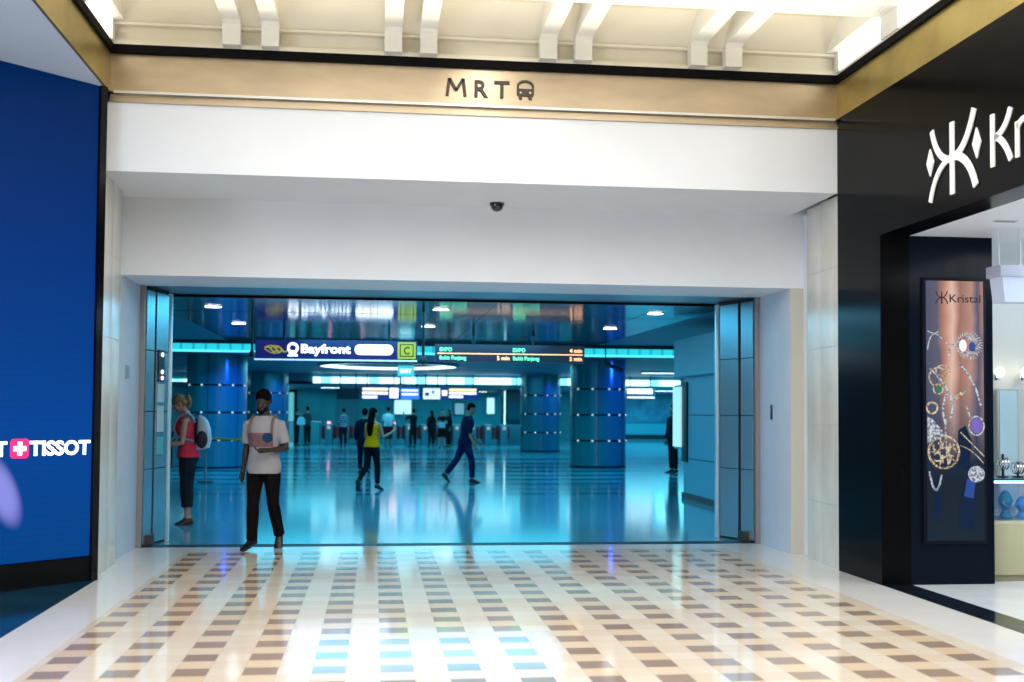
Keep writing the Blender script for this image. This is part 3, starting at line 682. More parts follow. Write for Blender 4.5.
struct('wall_mural', box(B(), 11, 22, 67, 67.2, 0, 4.6), mat('mural wall teal', (.08, .46, .56), .4))
struct('baseboard_right', box(B(), 5.585, 5.62, 13.98, 20.42, 0, .10), mat('dark skirting', (.015, .03, .04), .4))
struct('baseboard_mural', box(B(), 11, 22, 66.93, 67, 0, .25), mat('dark skirting', (.015, .03, .04), .4))
j = B()
for z in (.72, 1.50): box(j, 5.612, 5.622, 14, 20.4, z, z+.012)
for yv in (16.2, 18.3): box(j, 5.612, 5.622, yv, yv+.012, .1, 2.2)
struct('trim_wall_right_joints', j, dark_gap)
struct('trim_right_bulkhead', box(B(), 5.44, 5.62, 13.98, 20.42, 2.19, 2.86, .01), mat('bulkhead paint', (.12, .46, .56), .45))
m = mat('mural picture', (.02, .1, .2), .4, col2=(.10, .35, .45), vscale=1.2)
solo('mural', box(B(), 11.5, 21.5, 66.9, 66.98, 1.0, 2.35), m, 'long blue textured mural on the distant teal wall', 'mural', smooth=False)

# lit advertising panel on the right hand wall
t = thing('advertising_lightbox', 'narrow glowing light box at the end of the teal side wall', 'light box', (5.60, 20.6, .65))
part('frame', box(B(), 5.59, 5.64, 20.10, 20.44, .66, 2.10, .005), dark_metal, t)
part('panel', box(B(), 5.555, 5.59, 20.42, 20.92, .92, 2.02), glow('light box glow', (.35, .68, .68), 1.0), t)
part('back_box', box(B(), 5.59, 5.80, 20.405, 20.94, .88, 2.06, .004), st_wall, t)

# downlights in the entry ceiling
def downlight(x, yv, z, r):
    t = thing('station_downlight', '', 'downlight', (x, yv, z), 0, 'round lights in the entry ceiling')
    part('trim_ring', cyl(B(), x, yv, z-.012, z, r*1.15, 28), steel, t)
    part('diffuser', cyl(B(), x, yv, z-.016, z-.011, r, 28), lamp_white, t)
    return t
DL = [(-2.42, 17.6, 'round downlight over the entry, first from the notice pylon'), (-2.42, 20.9, 'round downlight above the Bayfront sign, behind the first'),
      (1.0, 17.4, 'round downlight between the two hanging signs, closer to the entry'), (.97, 20.9, 'round downlight between the two hanging signs, by the dark pole'),
      (4.35, 17.46, 'round downlight over the entry beside the teal bulkhead'), (4.31, 20.7, 'round downlight behind the bulkhead one, above the blue column')]
d0 = downlight(-2.42, 17.6, 3.10, .12); d0['label'] = DL[0][2]
for x, yv, lb in DL[1:]:
    c = copy_tree(d0); c.location = (x, yv, 3.10); c['label'] = lb

# columns
def column(x, yv, label, r=.79, H=3.02):
    t = thing('column', label, 'column', (x, yv, 0), 0, 'clad concourse columns')
    sh = cyl(B(), x, yv, 0.05, H, r, 64); part('shaft', sh, column_mat, t)
    part('base_ring', cyl(B(), x, yv, 0, .05, r*1.01, 64), dark_metal, t)
    for z in (.725, 1.45, 2.175):
        part('band', lathe(B(), [(r, z), (r+.008, z+.006), (r+.008, z+.045), (r, z+.051)], 64, Matrix.Translation((x, yv, 0))), dark_metal, t)
        for a in (-145, -112, -78, -52, -20):
            q = B(); ell(q, (x+(r+.006)*math.cos(math.radians(a)), yv+(r+.006)*math.sin(math.radians(a)), z+.026), (.035, .035, .03), None, 10); part('glint', q, mat('steel stud', (.9, .95, 1), .15, metal=1, emit=(.7, .95, 1), strength=.5), t)  # glowing dots stand in for light glinting on the bands
    for a in (-160, -100, -40):
        q = B(); cx, cy = x+(r+.002)*math.cos(math.radians(a)), yv+(r+.002)*math.sin(math.radians(a)); cyl(q, cx, cy, .06, H, .008, 8); part('seam', q, dark_gap, t)
    return t
column(6.36, 32.22, 'thick blue teal column by the mural, nearer of the two there')
column(6.54, 44.87, 'teal column beside the red fare gates')
column(-4.20, 31.6, 'blue column behind the woman with the backpack')
column(-4.05, 44.87, 'blue teal column behind the man in the white shirt')

# ------------------------------------------------------------------ hanging signs
def HF(x, z, yv=22.5): return frame((x, yv-.075, z), (1, 0, 0), (0, 0, 1))
t = thing('hanging_sign', 'navy hanging Bayfront station sign with yellow C exit box', 'sign', (-.72, 22.5, 2.53))
part('box', box(B(), -2.28, .83, 22.43, 22.57, 2.535, 2.905, .006), mat('sign navy', (.004, .008, .06), .3, emit=(.01, .02, .20), strength=.6), t)
part('light_edge', box(B(), -2.30, .83, 22.43, 22.57, 2.51, 2.534), glow('sign edge', (.6, .85, 1), .8), t)
for x in (-1.74, .28): part('rod', cyl(B(), x, 22.5, 2.90, 3.10, .022, 12), dark_metal, t)
yel = glow('sign yellow', (.62, .48, .03), .42)
b = B()
for k in range(3):
    o_ = k*.10
    prism(b, ribbon([(-2.10+o_, 2.735), (-2.05+o_, 2.775), (-1.99+o_, 2.73), (-1.93+o_, 2.665), (-1.88+o_, 2.68), (-1.86+o_, 2.70)][:6], .03), .006, HF(0, 0))
prism(b, ribbon([(-2.10, 2.735), (-2.0, 2.79), (-1.84, 2.775), (-1.77, 2.72)], .02), .006, HF(0, 0)); prism(b, ribbon([(-2.10, 2.72), (-2.0, 2.66), (-1.9, 2.635), (-1.80, 2.655)], .02), .006, HF(0, 0))
part('operator_symbol', b, yel, t, False, label='yellow wavy diamond symbol')
wh = glow('sign white', (1, .97, 1), 2.0)
b = B()
prism(b, ribbon([(-1.565+.085*math.cos(math.radians(a)), 2.745+.085*math.sin(math.radians(a))) for a in range(-40, 221, 13)], .045), .006, HF(0, 0))
prism(b, rrect(-1.64, 2.64, -1.49, 2.70, .02), .006, HF(0, 0)); prism(b, [(-1.66, 2.585), (-1.47, 2.585), (-1.47, 2.62), (-1.66, 2.62)], .006, HF(0, 0))
part('train_symbol', b, wh, t, False)
part('lettering', text_bm('Bayfront', .17, HF(-1.41, 2.655), .006, .03, .95), wh, t, False)
b = B(); prism(b, rrect(-.38, 2.63, .36, 2.83, .095), .006, HF(0, 0)); pl = part('pill', b, wh, t, False)
part('lettering', text_bm('CE1', .125, HF(-.27, 2.668) @ Matrix.Translation((0, 0, .0062)), .004, .03, .34), glow('orange print', (1, .36, .05), .95), pl, False, label='orange lettering')
b = B(); prism(b, [(.45, 2.56), (.80, 2.56), (.80, 2.885), (.45, 2.885)], .006, HF(0, 0)); ybx = part('exit_box', b, yel, t, False, label='yellow box')
b = B(); F2 = HF(0, 0) @ Matrix.Translation((0, 0, .0062))
for q in ([(.50, 2.61), (.75, 2.61)], [(.50, 2.84), (.75, 2.84)], [(.50, 2.60), (.50, 2.85)], [(.75, 2.60), (.75, 2.85)]): prism(b, ribbon(q, .02), .003, F2)
join(b, text_bm('C', .15, HF(.565, 2.65) @ Matrix.Translation((0, 0, .0062)), .003, .02, .12))
part('lettering', b, mat('sign black', (.02, .02, .01), .5), ybx, False)

t = thing('hanging_sign', 'dark hanging train time display with green and orange text', 'sign', (2.67, 22.5, 2.52))
part('box', box(B(), 1.18, 4.155, 22.43, 22.57, 2.515, 2.86, .006), mat('display dark', (.008, .012, .03), .3, emit=(.02, .05, .09), strength=.5), t)
for x in (1.94, 3.13): part('rod', cyl(B(), x, 22.5, 2.86, 3.10, .03, 12), dark_metal, t)
grn = glow('display green', (.15, 1, .45), 2.0); org = glow('display orange', (1, .48, .22), 2.4)
b = B(); prism(b, [(1.22, 2.672), (4.115, 2.672), (4.115, 2.688), (1.22, 2.688)], .005, HF(0, 0)); part('divider_line', b, org, t, False)
for x in (1.27, 2.72):
    part('lettering', text_bm('EXPO', .075, HF(x, 2.725), .004, .015, .24), grn, t, False, label='green destination text')
    part('lettering', text_bm('Bukit Panjang', .075, HF(x, 2.562), .004, .015, .52), grn, t, False, label='green destination text')
for s_, x, z in (('5 min', 2.40, 2.562), ('4 min', 3.85, 2.725), ('5 min', 3.85, 2.562)):
    part('lettering', text_bm(s_, .08, HF(x, z), .004, .02, .25), org, t, False, label='orange arrival time')

# cameras on poles between the signs
for i, (x, yv, z1) in enumerate(((.74, 17.5, 2.27), (-2.21, 21.2, 2.52))):
    t = thing('ceiling_camera', ['dark camera on a pole between the two hanging signs', 'dark camera on a pole at the edge of the Bayfront sign'][i], 'security camera', (x, yv, z1), 0, 'cameras on ceiling poles')
    part('pole', cyl(B(), x, yv, z1+.1, 3.10, .022, 12), dark_metal, t)
    part('housing', lathe(B(), [(.02, 0), (.05, .02), (.055, .08), (.03, .12), (.022, .14)], 16, Matrix.Translation((x, yv, z1-.02))), black_plastic, t)
t = thing('ceiling_camera', 'slim camera on an angled arm beside the blue column', 'security camera', (5.0, 24.5, 2.5), 0, 'cameras on ceiling poles')
b = B(); tube(b, [(5.0, 24.5, 3.1), (5.0, 24.5, 2.62), (5.02, 24.5, 2.58)], .012, 8); part('pole', b, dark_metal, t)
b = B(); tube(b, [(4.98, 24.5, 2.62), (5.35, 24.4, 2.45)], .045, 10); part('housing', b, black_plastic, t)

# exit sign
t = thing('exit_sign', 'small teal lit exit sign hanging under the ring light', 'sign', (.82, 30.2, 2.46))
part('box', box(B(), .61, 1.04, 30.15, 30.25, 2.47, 2.74, .004), glow('exit teal', (.05, .55, .60), .9), t)
part('rod', cyl(B(), .82, 30.2, 2.74, 3.02, .012, 8), dark_metal, t)
part('lettering', text_bm('EXIT', .10, frame((.68, 30.145, 2.55), (1, 0, 0), (0, 0, 1)), .004, .02, .29), wh, t, False)

# wayfinding boards in front of the gates
def board(x0, x1, z0, z1, label, base, items, yv=45.3):
    t = thing('wayfinding_board', label, 'sign', ((x0+x1)/2, yv, z0), 0, 'boards above the fare gates')
    part('box', box(B(), x0, x1, yv, yv+.12, z0, z1, .008), base, t)
    for x in (x0+.15*(x1-x0), x1-.15*(x1-x0)): part('rod', cyl(B(), x, yv+.06, z1, 2.66 if yv > 46 else 3.025, .02, 8), dark_metal, t)
    for (a, b_, c, d, mm) in items:
        q = B(); prism(q, rrect(x0+a*(x1-x0), z0+c*(z1-z0), x0+b_*(x1-x0), z0+d*(z1-z0), .02, 2), .01, frame((0, yv-.002, 0), (1, 0, 0), (0, 0, 1))); part('text_bar', q, mm, t, False)
navy = mat('board navy', (.01, .03, .2), .4, emit=(.01, .05, .3), strength=.6); warmw = glow('board warm', (1, .78, .5), 1.6); coolw = glow('board white', (.9, .93, 1), 1.6); bl = glow('board blue', (.05, .25, .85), .9)
board(-.50, 1.0, 1.98, 2.50, 'navy board with orange and white lines above the yellow top woman', navy, [(.03, .70, .72, .92, warmw), (.03, .70, .42, .62, coolw), (.03, .42, .12, .32, coolw), (.74, .97, .15, .92, coolw), (.8, .9, .3, .6, glow('board red', (.9, .25, .15), 1))])
board(1.05, 1.78, 2.02, 2.46, 'small blue board with two white lines above the gates', bl, [(.05, .92, .72, .86, coolw), (.05, .92, .36, .52, coolw)])
board(1.93, 2.60, 2.03, 2.46, 'white map board hanging above the group of three women', glow('board map', (.75, .85, .9), 1.1), [(.1, .35, .3, .6, navy), (.5, .65, .5, .8, bl)])
board(2.62, 4.14, 2.03, 2.50, 'navy board with a yellow line above the man in dark blue', navy, [(.03, .17, .3, .75, warmw), (.22, .93, .70, .90, glow('board yellow', (1, .8, .35), 1.6)), (.22, .93, .42, .62, coolw), (.22, .58, .12, .32, coolw)])
board(-1.45, -.58, 2.0, 2.42, 'unlit dark board beside the navy one over the gates', mat('unlit board', (.006, .02, .05), .4), [])
board(10.1, 11.3, 2.10, 2.58, 'white lettered board beyond the thick blue column', glow('board far', (.02, .08, .15), 1), [(.03, .90, .45, .88, coolw), (.03, .97, .08, .2, coolw)])

# ------------------------------------------------------------------ fare gates
GY = 52.
gate_body = mat('gate teal steel', (.05, .20, .26), .3, metal=.3); gate_red = mat('red gate flap', (.33, .012, .02), .4); gate_top = mat('gate top', (.25, .45, .52), .25, metal=.5)
def gate(x):
    t = thing('fare_gate', '', 'fare gate', (x, GY, 0), 0, 'fare gates across the concourse')
    part('cabinet', box(B(), x-.16, x+.16, GY, GY+1.8, .0, .90, .03), gate_body, t)
    part('top', box(B(), x-.17, x+.17, GY-.02, GY+1.82, .90, .96, .02), gate_top, t)
    b = B(); prism(b, [(x+.17, .25), (x+.345, .30), (x+.35, .80), (x+.17, .95)], .04, Matrix(((1, 0, 0, 0), (0, 0, 1, GY+.8), (0, 1, 0, 0), (0, 0, 0, 1)))); part('flap', b, gate_red, t, False)
    b = B(); prism(b, [(x-.17, .25), (x-.345, .30), (x-.35, .80), (x-.17, .95)], .04, Matrix(((1, 0, 0, 0), (0, 0, 1, GY+.8), (0, 1, 0, 0), (0, 0, 0, 1)))); part('flap', b, gate_red, t, False)
    part('reader', box(B(), x-.07, x+.07, GY-.06, GY-.02, .72, .88, .01), mat('reader', (.02, .02, .03), .3, emit=(.5, .8, .9), strength=.5), t)
    return t
WH = ['beside the glass rail', 'second from the glass rail', 'behind the man with striped top', 'behind the woman in yellow', 'next to the one behind the yellow top', 'under the blue board', 'between the raised arm man and the three women', 'behind the group of three women', 'behind the man in dark blue', 'just past the man in dark blue', 'two past the man in dark blue', 'closest to the dark booth']
g0 = None
for i in range(12):
    x = -2.0+i*.72 if i < 12 else 0
    if i == 0: g0 = gate(x); c = g0
    else: c = copy_tree(g0); c.location = (x, GY, 0)
    c['label'] = 'steel fare gate with red flaps ' + WH[i]
# red lamp on the first gates
for i, x in enumerate((-2.0, -.56, .9)):
    solo('gate_lamp', ell(B(), (x, GY+.1, 1.015), (.07, .05, .05)), glow('gate lamp pink', (1, .15, .35), 5), 'pink red status lamp on a fare gate, ' + ['the one by the glass rail', 'the one beside the striped top', 'the one behind the white backpack'][i], 'lamp', 'status lamps on the gates')
# booth, dark, behind the gates, with a bright strip
t = thing('control_booth', 'dark station booth between the gates and the teal column', 'booth', (6.75, 53.5, 0))
part('body', box(B(), 6.2, 7.6, 53.95, 56, .95, 2.6), mat('booth dark', (.01, .03, .05), .3), t)
part('counter', box(B(), 6.15, 7.6, 53.9, 56, 0, .95, .01), gate_body, t)
part('window', box(B(), 6.3, 7.4, 53.93, 53.95, 1.2, 2.0), mat('booth glass', (.02, .10, .14), .1, spec=.8), t, False)
part('light_strip', box(B(), 6.13, 6.19, 53.93, 53.99, 0.95, 2.55), glow('booth strip', (.5, .9, .95), 1.5), t)
# glass rail and post left of the gates
t = thing('glass_railing', 'low glass railing beside the fare gates', 'railing', (-4.6, 52.4, 0))
part('glass', box(B(), -6.6, -2.4, 52.38, 52.40, .12, 1.02), mat('rail glass', (.10, .42, .5), .1, spec=.6, alpha=.55), t, False)
part('handrail', box(B(), -6.65, -2.35, 52.36, 52.42, 1.02, 1.07, .01), steel, t)
for x in (-6.6, -5.2, -3.8, -2.4): part('post', cyl(B(), x, 52.39, 0, 1.02, .03, 10), steel, t)
# back wall details: lit panels, doors
WP = [(-7.8, -6.4, 0, 2.5, 'dark double door in the back wall far from the gates', 'door_panel', 0), (1.1, 2.0, 1.35, 2.15, 'white lit poster behind the man with the white backpack', 'poster', 1), (4.35, 4.85, 1.35, 2.0, 'small framed notice on the back wall above the gates', 'poster', 2), (-1.9, -.9, 0.2, 2.3, 'grey ticket machine block against the back wall', 'panel', 3), (6.1, 6.5, 1.4, 2.3, 'pale lit strip panel on the back wall by the column', 'poster', 1), (-5.6, -4.9, .9, 2.1, 'teal lit poster on the back wall above the couple', 'poster', 4)]
for (x0, x1, z0, z1, lb, nm, k) in WP:
    t = thing({'door_panel': 'service_door', 'poster': 'wall_poster', 'panel': 'ticket_machine'}[nm], lb, {'door_panel': 'door', 'poster': 'poster', 'panel': 'ticket machine'}[nm], ((x0+x1)/2, 61.95, z0))
    part('frame', box(B(), x0-.05, x1+.05, 61.9, 62, z0, z1+.05, .004), [dark_metal, mat('pale frame', (.3, .5, .55), .4), dark_metal, gate_body, dark_metal][k], t)
    part('face', box(B(), x0, x1, 61.88, 61.9, z0+.05, z1), [mat('door face', (.02, .07, .10), .4), glow('lit poster', (.55, .85, .9), 1.0), mat('notice', (.45, .65, .7), .5, emit=(.4, .6, .65), strength=.3), mat('machine face', (.06, .2, .25), .3), glow('teal poster', (.1, .5, .6), .7)][k], t, False)
# linear lights on the far ceiling
LL = [(-2.3, -1.5, 50.5), (3.0, 3.5, 49.5), (.9, 1.5, 55), (9.5, 14, 40.0), (10, 16, 51), (5.1, 5.6, 57)]
for i, (x0, x1, yv) in enumerate(LL):
    z = 3.02 if yv < 46 else 2.60
    t = thing('linear_light', ['strip light over the glass railing', 'strip light over the dark blue man', 'strip light above the white poster', 'long strip light past the thick blue column', 'long strip light before the mural wall', 'short strip light by the dark booth'][i], 'strip light', ((x0+x1)/2, yv, z), 0, 'strip lights of the concourse')
    part('housing', box(B(), x0-.03, x1+.03, yv-.1, yv+.1, z-.05, z), st_ceil2, t)
    part('diffuser', box(B(), x0, x1, yv-.08, yv+.08, z-.065, z-.05), glow('strip glow', (.7, .95, 1), 3.5), t)
# belt barrier
t = thing('belt_barrier', 'yellow belt barrier stretched between two posts behind the backpack', 'barrier', (-3.05, 25.1, 0))
for x in (-3.55, -2.35):
    part('post', cyl(B(), x, 25.1, .02, .98, .03, 14), steel, t); part('foot', cyl(B(), x, 25.1, 0, .02, .17, 24), dark_metal, t)
b = B(); rings(b, [[Vector((x, 25.09, z0)), Vector((x, 25.11, z0)), Vector((x, 25.11, z0+.045)), Vector((x, 25.09, z0+.045))] for x, z0 in ((-3.55, .91), (-3.2, .895), (-2.9, .89), (-2.6, .90), (-2.35, .915))]); part('belt', b, mat('yellow belt', (.75, .55, .02), .5), t, False)
# illuminated doorway left of the columns
t = thing('lit_entrance', 'bright glass shop entrance behind the man in the white shirt', 'shop entrance', (-4.6, 58.0, 0))
part('frame', join(join(box(B(), -6.0, -5.85, 57.9, 58.1, 0, 2.6), box(B(), -3.95, -3.8, 57.9, 58.1, 0, 2.6)), box(B(), -6.0, -3.8, 57.9, 58.1, 2.45, 2.6)), dark_metal, t, False)
part('glass', box(B(), -5.85, -3.95, 57.98, 58.0, .0, 2.45), glow('entrance glow', (.12, .55, .6), .8), t, False)
for z, w_ in ((2.1, .8), (1.85, .7), (1.6, .8), (1.35, .6)): part('lettered_strip', box(B(), -5.7, -5.7+w_, 57.9, 57.95, z, z+.12), glow('lettered strip', (.85, .9, 1), 1.3), t, False)
# ------------------------------------------------------------------ people
def voxel_mesh(bm, vox, it=3):
    me = bpy.data.meshes.new('v'); bm.to_mesh(me); bm.free()
    o = bpy.data.objects.new('v', me); COL.objects.link(o)
    r = o.modifiers.new('r', 'REMESH'); r.mode = 'VOXEL'; r.voxel_size = vox
    s = o.modifiers.new('s', 'SMOOTH'); s.iterations = it; s.factor = .5
    dg = bpy.context.evaluated_depsgraph_get(); dg.update()
    m2 = bpy.data.meshes.new_from_object(o.evaluated_get(dg))
    bpy.data.objects.remove(o); bpy.data.meshes.remove(me)
    b = bmesh.new(); b.from_mesh(m2); bpy.data.meshes.remove(m2); return b
def U(v): return Vector(v).normalized()
def pose_joints(P):
    """P: directions; returns joint dict, lowest sole at z = 0"""
    J = {}
    f = P.get('female', False)
    hw, sw = (.085, .165) if f else (.09, .185)
    lean = P.get('lean', (0, 0))
    J['pel'] = Vector((0, 0, 0)); J['chest'] = Vector((lean[0]*.7, lean[1]*.7, .36)); J['neck'] = Vector((lean[0], lean[1], .535))
    J['head'] = J['neck']+Vector((0, .015, .10))+Vector((P.get('headx', 0), P.get('heady', .0), 0))
    tw = P.get('twist', 0.)
    for s, k in ((-1, 'L'), (1, 'R')):       # L is at -x
        J['sh'+k] = J['neck']+Vector((s*sw*math.cos(tw), s*sw*math.sin(tw), -.102))
        a = P['arm'+k]; J['el'+k] = J['sh'+k]+U(a[0])*.285; J['wr'+k] = J['el'+k]+U(a[1])*.245
        J['ha'+k] = U(a[2]) if len(a) > 2 else U(a[1]); J['pn'+k] = U(a[3]) if len(a) > 3 else Vector((-s, 0, 0))
        l = P['leg'+k]; J['hi'+k] = Vector((s*hw, 0, -.03)); J['kn'+k] = J['hi'+k]+U(l[0])*.425; J['an'+k] = J['kn'+k]+U(l[1])*.405; J['fo'+k] = U(l[2]) if len(l) > 2 else U((s*.2, 1, -.12))
    lo = min(min(J['an'+k].z-.075, (J['an'+k]+J['fo'+k]*.17).z-.03) for k in 'LR')
    for k in J:
        if k[:2] not in ('ha', 'pn', 'fo'): J[k] = J[k]-Vector((0, 0, lo))
    return J
def torso_rings(J, g=0., fem=False, z0=-.10, z1=.56, flare=0.):
    """elliptic sections along the spine, inflated by g"""
    if fem: T = [(-.12, .150, .115, 0), (-.04, .168, .122, -.008), (.04, .150, .105, 0), (.13, .124, .088, .0), (.22, .132, .095, .005), (.31, .148, .122, .018), (.38, .158, .108, .008), (.44, .160, .090, 0), (.485, .125, .075, -.005), (.515, .075, .062, -.008), (.56, .052, .055, 0)]
    else: T = [(-.12, .150, .110, 0), (-.04, .165, .118, -.008), (.04, .155, .108, 0), (.13, .145, .100, .0), (.22, .158, .106, .005), (.31, .175, .118, .010), (.39, .185, .112, .003), (.45, .175, .092, -.004), (.49, .130, .078, -.008), (.52, .080, .068, -.010), (.56, .058, .060, 0)]
    pel, nk = J['pel'], J['neck']
    out = []
    for z, a, b, dy in T:
        if z < z0 or z > z1: continue
        t_ = max(0, z)/.535; off = (nk-pel)*t_; off.z = 0
        fl = flare*max(0, (.15-z)/.25)
        c = Vector((pel.x+off.x, pel.y+off.y+dy, pel.z+z))
        out.append([c+Vector((math.cos(2*PI*i/24)*(a+g+fl), math.sin(2*PI*i/24)*(b+g+fl), 0)) for i in range(24)])
    return out
def hand(bm, J, k, s, fine, curl=.5):
    w, d, n = J['wr'+k], J['ha'+k], J['pn'+k]     # n = palm normal
    n = (n-d*n.dot(d)).normalized(); x = d.cross(n).normalized()
    ths = s if True else 1
    tube(bm, [w-d*.02, w+d*.03, w+d*.085], [.026, .03, .033], 10, True)
    M = Matrix((x, d, n)).transposed()
    ell(bm, w+d*.055, (.040, .052, .018), M)
    tt = x*(1 if (x.dot(J['thumbdir'+k]) > 0) else -1)
    for i, (o, L) in enumerate(((.029, .070), (.010, .078), (-.010, .072), (-.028, .058))):
        p = w+d*.095+tt*o; path = [p-d*.02, p]; a = 0; dd = d
        for q, fr in enumerate((.45, .32, .23)):
            a += curl*(.5 if q == 0 else .75)+.05*i
            dd = (d*math.cos(a)+n*math.sin(a)).normalized(); path.append(path[-1]+dd*L*fr)
        tube(bm, path, [.0095, .0095, .009, .008, .0072], 8, True)
    p = w+d*.035+tt*.030
    tube(bm, [w+d*.02+tt*.018, p, p+(d*.7+tt*.65+n*.25).normalized()*.035, p+(d*.8+tt*.6+n*.3).normalized()*.062], [.013, .012, .0105, .0085], 8, True)
def head_geo(bm, J, P, R):
    h = J['head']; T = lambda v: h+R @ Vector(v)
    E_ = lambda c, r, e=Euler((0, 0, 0)): ell(bm, T(c), r, R @ e.to_matrix(), 20)
    E_((0, -.008, .065), (.075, .092, .088)); E_((0, .028, .015), (.058, .062, .078)); E_((0, .050, -.035), (.040, .040, .034)); E_((0, .074, -.052), (.018, .016, .015))
    tube(bm, [T((0, .082, .055)), T((0, .097, .032)), T((0, .110, .012))], [.009, .011, .014], 10, True)
    E_((.012, .100, .010), (.009, .010, .008)); E_((-.012, .100, .010), (.009, .010, .008))
    E_((0, .082, -.018), (.025, .012, .006)); E_((0, .080, -.028), (.022, .012, .007))
    E_((.030, .070, .052), (.020, .016, .007)); E_((-.030, .070, .052), (.020, .016, .007))
    for s in (-1, 1):
        E_((s*.074, -.005, .025), (.010, .020, .032), Euler((.2, 0, s*.3))); E_((s*.042, .055, .008), (.022, .025, .02))
    nb = J['neck']
    tube(bm, [nb-Vector((0, .005, .06)), nb, T((0, -.015, -.02)), T((0, -.01, .03))], [.066, .056, .052, .05] if not P.get('female') else [.055, .047, .044, .045], 16)
def limb(bm, pts, rad, n=14): tube(bm, pts, rad, n, True)
def shoe(bm, a, f, kind, g=0.):
    """sole-forward shoe at ankle a pointing along f"""
    f = f.normalized(); side = f.cross(Vector((0, 0, 1)))
    if side.length < .05: side = Vector((1, 0, 0))
    side.normalize(); up = side.cross(f).normalized()
    R = []
    for t_, w, h0, h1 in ((-.065, .022, .0, .05), (-.055, .034, .0, .085), (-.02, .040, .0, .10), (.03, .040, .0, .098), (.08, .043, .0, .070), (.13, .048, .0, .052), (.17, .044, .0, .042), (.195, .028, .002, .030), (.203, .012, .006, .02)):
        c = a+f*t_-up*.075
        R.append([c+side*(w+g)*math.cos(q)+up*((h0+h1)/2+(h1-h0)/2*math.copysign(abs(math.sin(q))**.7, math.sin(q))) for q in [2*PI*i/16 for i in range(16)]])
    rings(bm, R)
def make_person(name_label, loc, yaw, height, P, C, vox=.012, fine=False):
    J = pose_joints(P); fem = P.get('female', False)
    for k, s in (('L', -1), ('R', 1)): J['thumbdir'+k] = Vector(P.get('thumb'+k, (0, 1, .3)))
    sc = height/((J['head'].z+.155)*1.0)
    if P.get('hfix'): sc = P['hfix']
    root = thing('person', name_label, 'person', loc, yaw)
    R = Euler(P.get('headrot', (0, 0, 0)), 'XYZ').to_matrix()
    S = Matrix.Scale(sc, 4)
    def put(nm, bm, m, parent, label=None, it=3, v=None, remesh=True):
        if remesh: bm = voxel_mesh(bm, (v or vox)/sc, it)
        bm.transform(S)
        o = part(nm, bm, m, parent, False, True, label); o.data.polygons.foreach_set('use_smooth', [True]*len(o.data.polygons)); return o
    # body: one surface
    b = B(); rings(b, torso_rings(J, 0, fem)); head_geo(b, J, P, R)
    thick = P.get('thick', 1.)
    for k in 'LR':
        sh, el, wr, hi, kn, an = (J[x+k] for x in ('sh', 'el', 'wr', 'hi', 'kn', 'an'))
        q = (.88 if fem else 1.)*thick
        limb(b, [sh, sh.lerp(el, .3), sh.lerp(el, .7), el, el.lerp(wr, .3), el.lerp(wr, .75), wr], [.047*q, .049*q, .043*q, .038*q, .041*q, .030*q, .025*q])
        hand(b, J, k, 1, fine, P.get('curl'+k, .45))
        limb(b, [hi, hi.lerp(kn, .35), hi.lerp(kn, .75), kn, kn.lerp(an, .3), kn.lerp(an, .7), an], [.088, .085, .064, .056, .058, .042, .035])
        f = J['fo'+k]; shoe(b, an, f, 'foot', -.006)
    bb = voxel_mesh(b, vox/sc, 3); bb.transform(S)
    body = part('body', bb, C['skin'], root, False, True); body.data.polygons.foreach_set('use_smooth', [True]*len(body.data.polygons))
    # trousers
    tl = P.get('trouser_len', .95)
    if C.get('bottom'):
        b = B(); rings(b, torso_rings(J, .010, fem, -.13, .06))
        wdt = P.get('trouser_w', .012); bell = P.get('bell', .0)
        for k in 'LR':
            hi, kn, an = J['hi'+k], J['kn'+k], J['an'+k]
            pts = [hi, hi.lerp(kn, .35), hi.lerp(kn, .75), kn]; rad = [.092+wdt*.6, .088+wdt, .068+wdt, .060+wdt]
            if tl > .5: 
                e = (tl-.5)*2; pts += [kn.lerp(an, e*.35), kn.lerp(an, e*.75), kn.lerp(an, e)]; rad += [.062+wdt, .048+wdt*1.3+bell*.6, .046+wdt*1.4+bell]
            tube(b, pts, rad, 16)
        if P.get('skirt'):
            h = J['hiL'].lerp(J['hiR'], .5); rings(b, [[Vector((h.x+math.cos(a)*(.17+t_*.05), h.y+math.sin(a)*(.12+t_*.06), h.z+.05-.42*t_)) for a in [2*PI*i/24 for i in range(24)]] for t_ in (0, .3, .6, 1)])
        put('trousers' if not P.get('skirt') else 'skirt', b, C['bottom'], root)
    # top
    b = B(); sl = P.get('sleeve', .55)
    rings(b, torso_rings(J, .015+P.get('top_g', 0), fem, P.get('hem', -.10)-.001, .53 if sl > 0 else .46, P.get('flare', .008)))
    for k in 'LR':
        sh, el, wr = J['sh'+k], J['el'+k], J['wr'+k]; q = (.88 if fem else 1.)*thick; w_ = .014
        if sl > 0:
            tot = .53*sl; pts = [J['neck'].lerp(sh, .7)-Vector((0, 0, .02)), sh]; rad = [.05*q, .047*q+w_]
            e = min(1, tot/.285); pts += [sh.lerp(el, .5*e), sh.lerp(el, e)]; rad += [.052*q+w_, .046*q+w_*1.3]
            if tot > .285:
                e2 = (tot-.285)/.245; pts += [el.lerp(wr, .5*e2), el.lerp(wr, e2)]; rad += [.042*q+w_, .032*q+w_]
            tube(b, pts, rad, 14)
        else:   # shoulder strap of a vest
            st_ = J['neck'].lerp(sh, .62); tube(b, [st_+Vector((0, .085, -.08)), st_+Vector((0, .045, -.01)), st_+Vector((0, -.02, .005)), st_+Vector((0, -.075, -.09))], .026, 8, True)
    top = put('shirt', b, C['top'], root)
    # shoes
    b = B()
    for k in 'LR':
        b2 = B(); shoe(b2, J['an'+k], J['fo'+k], 'shoe', .003)
        put('shoe', b2, C['shoe'], root)
    b.free()
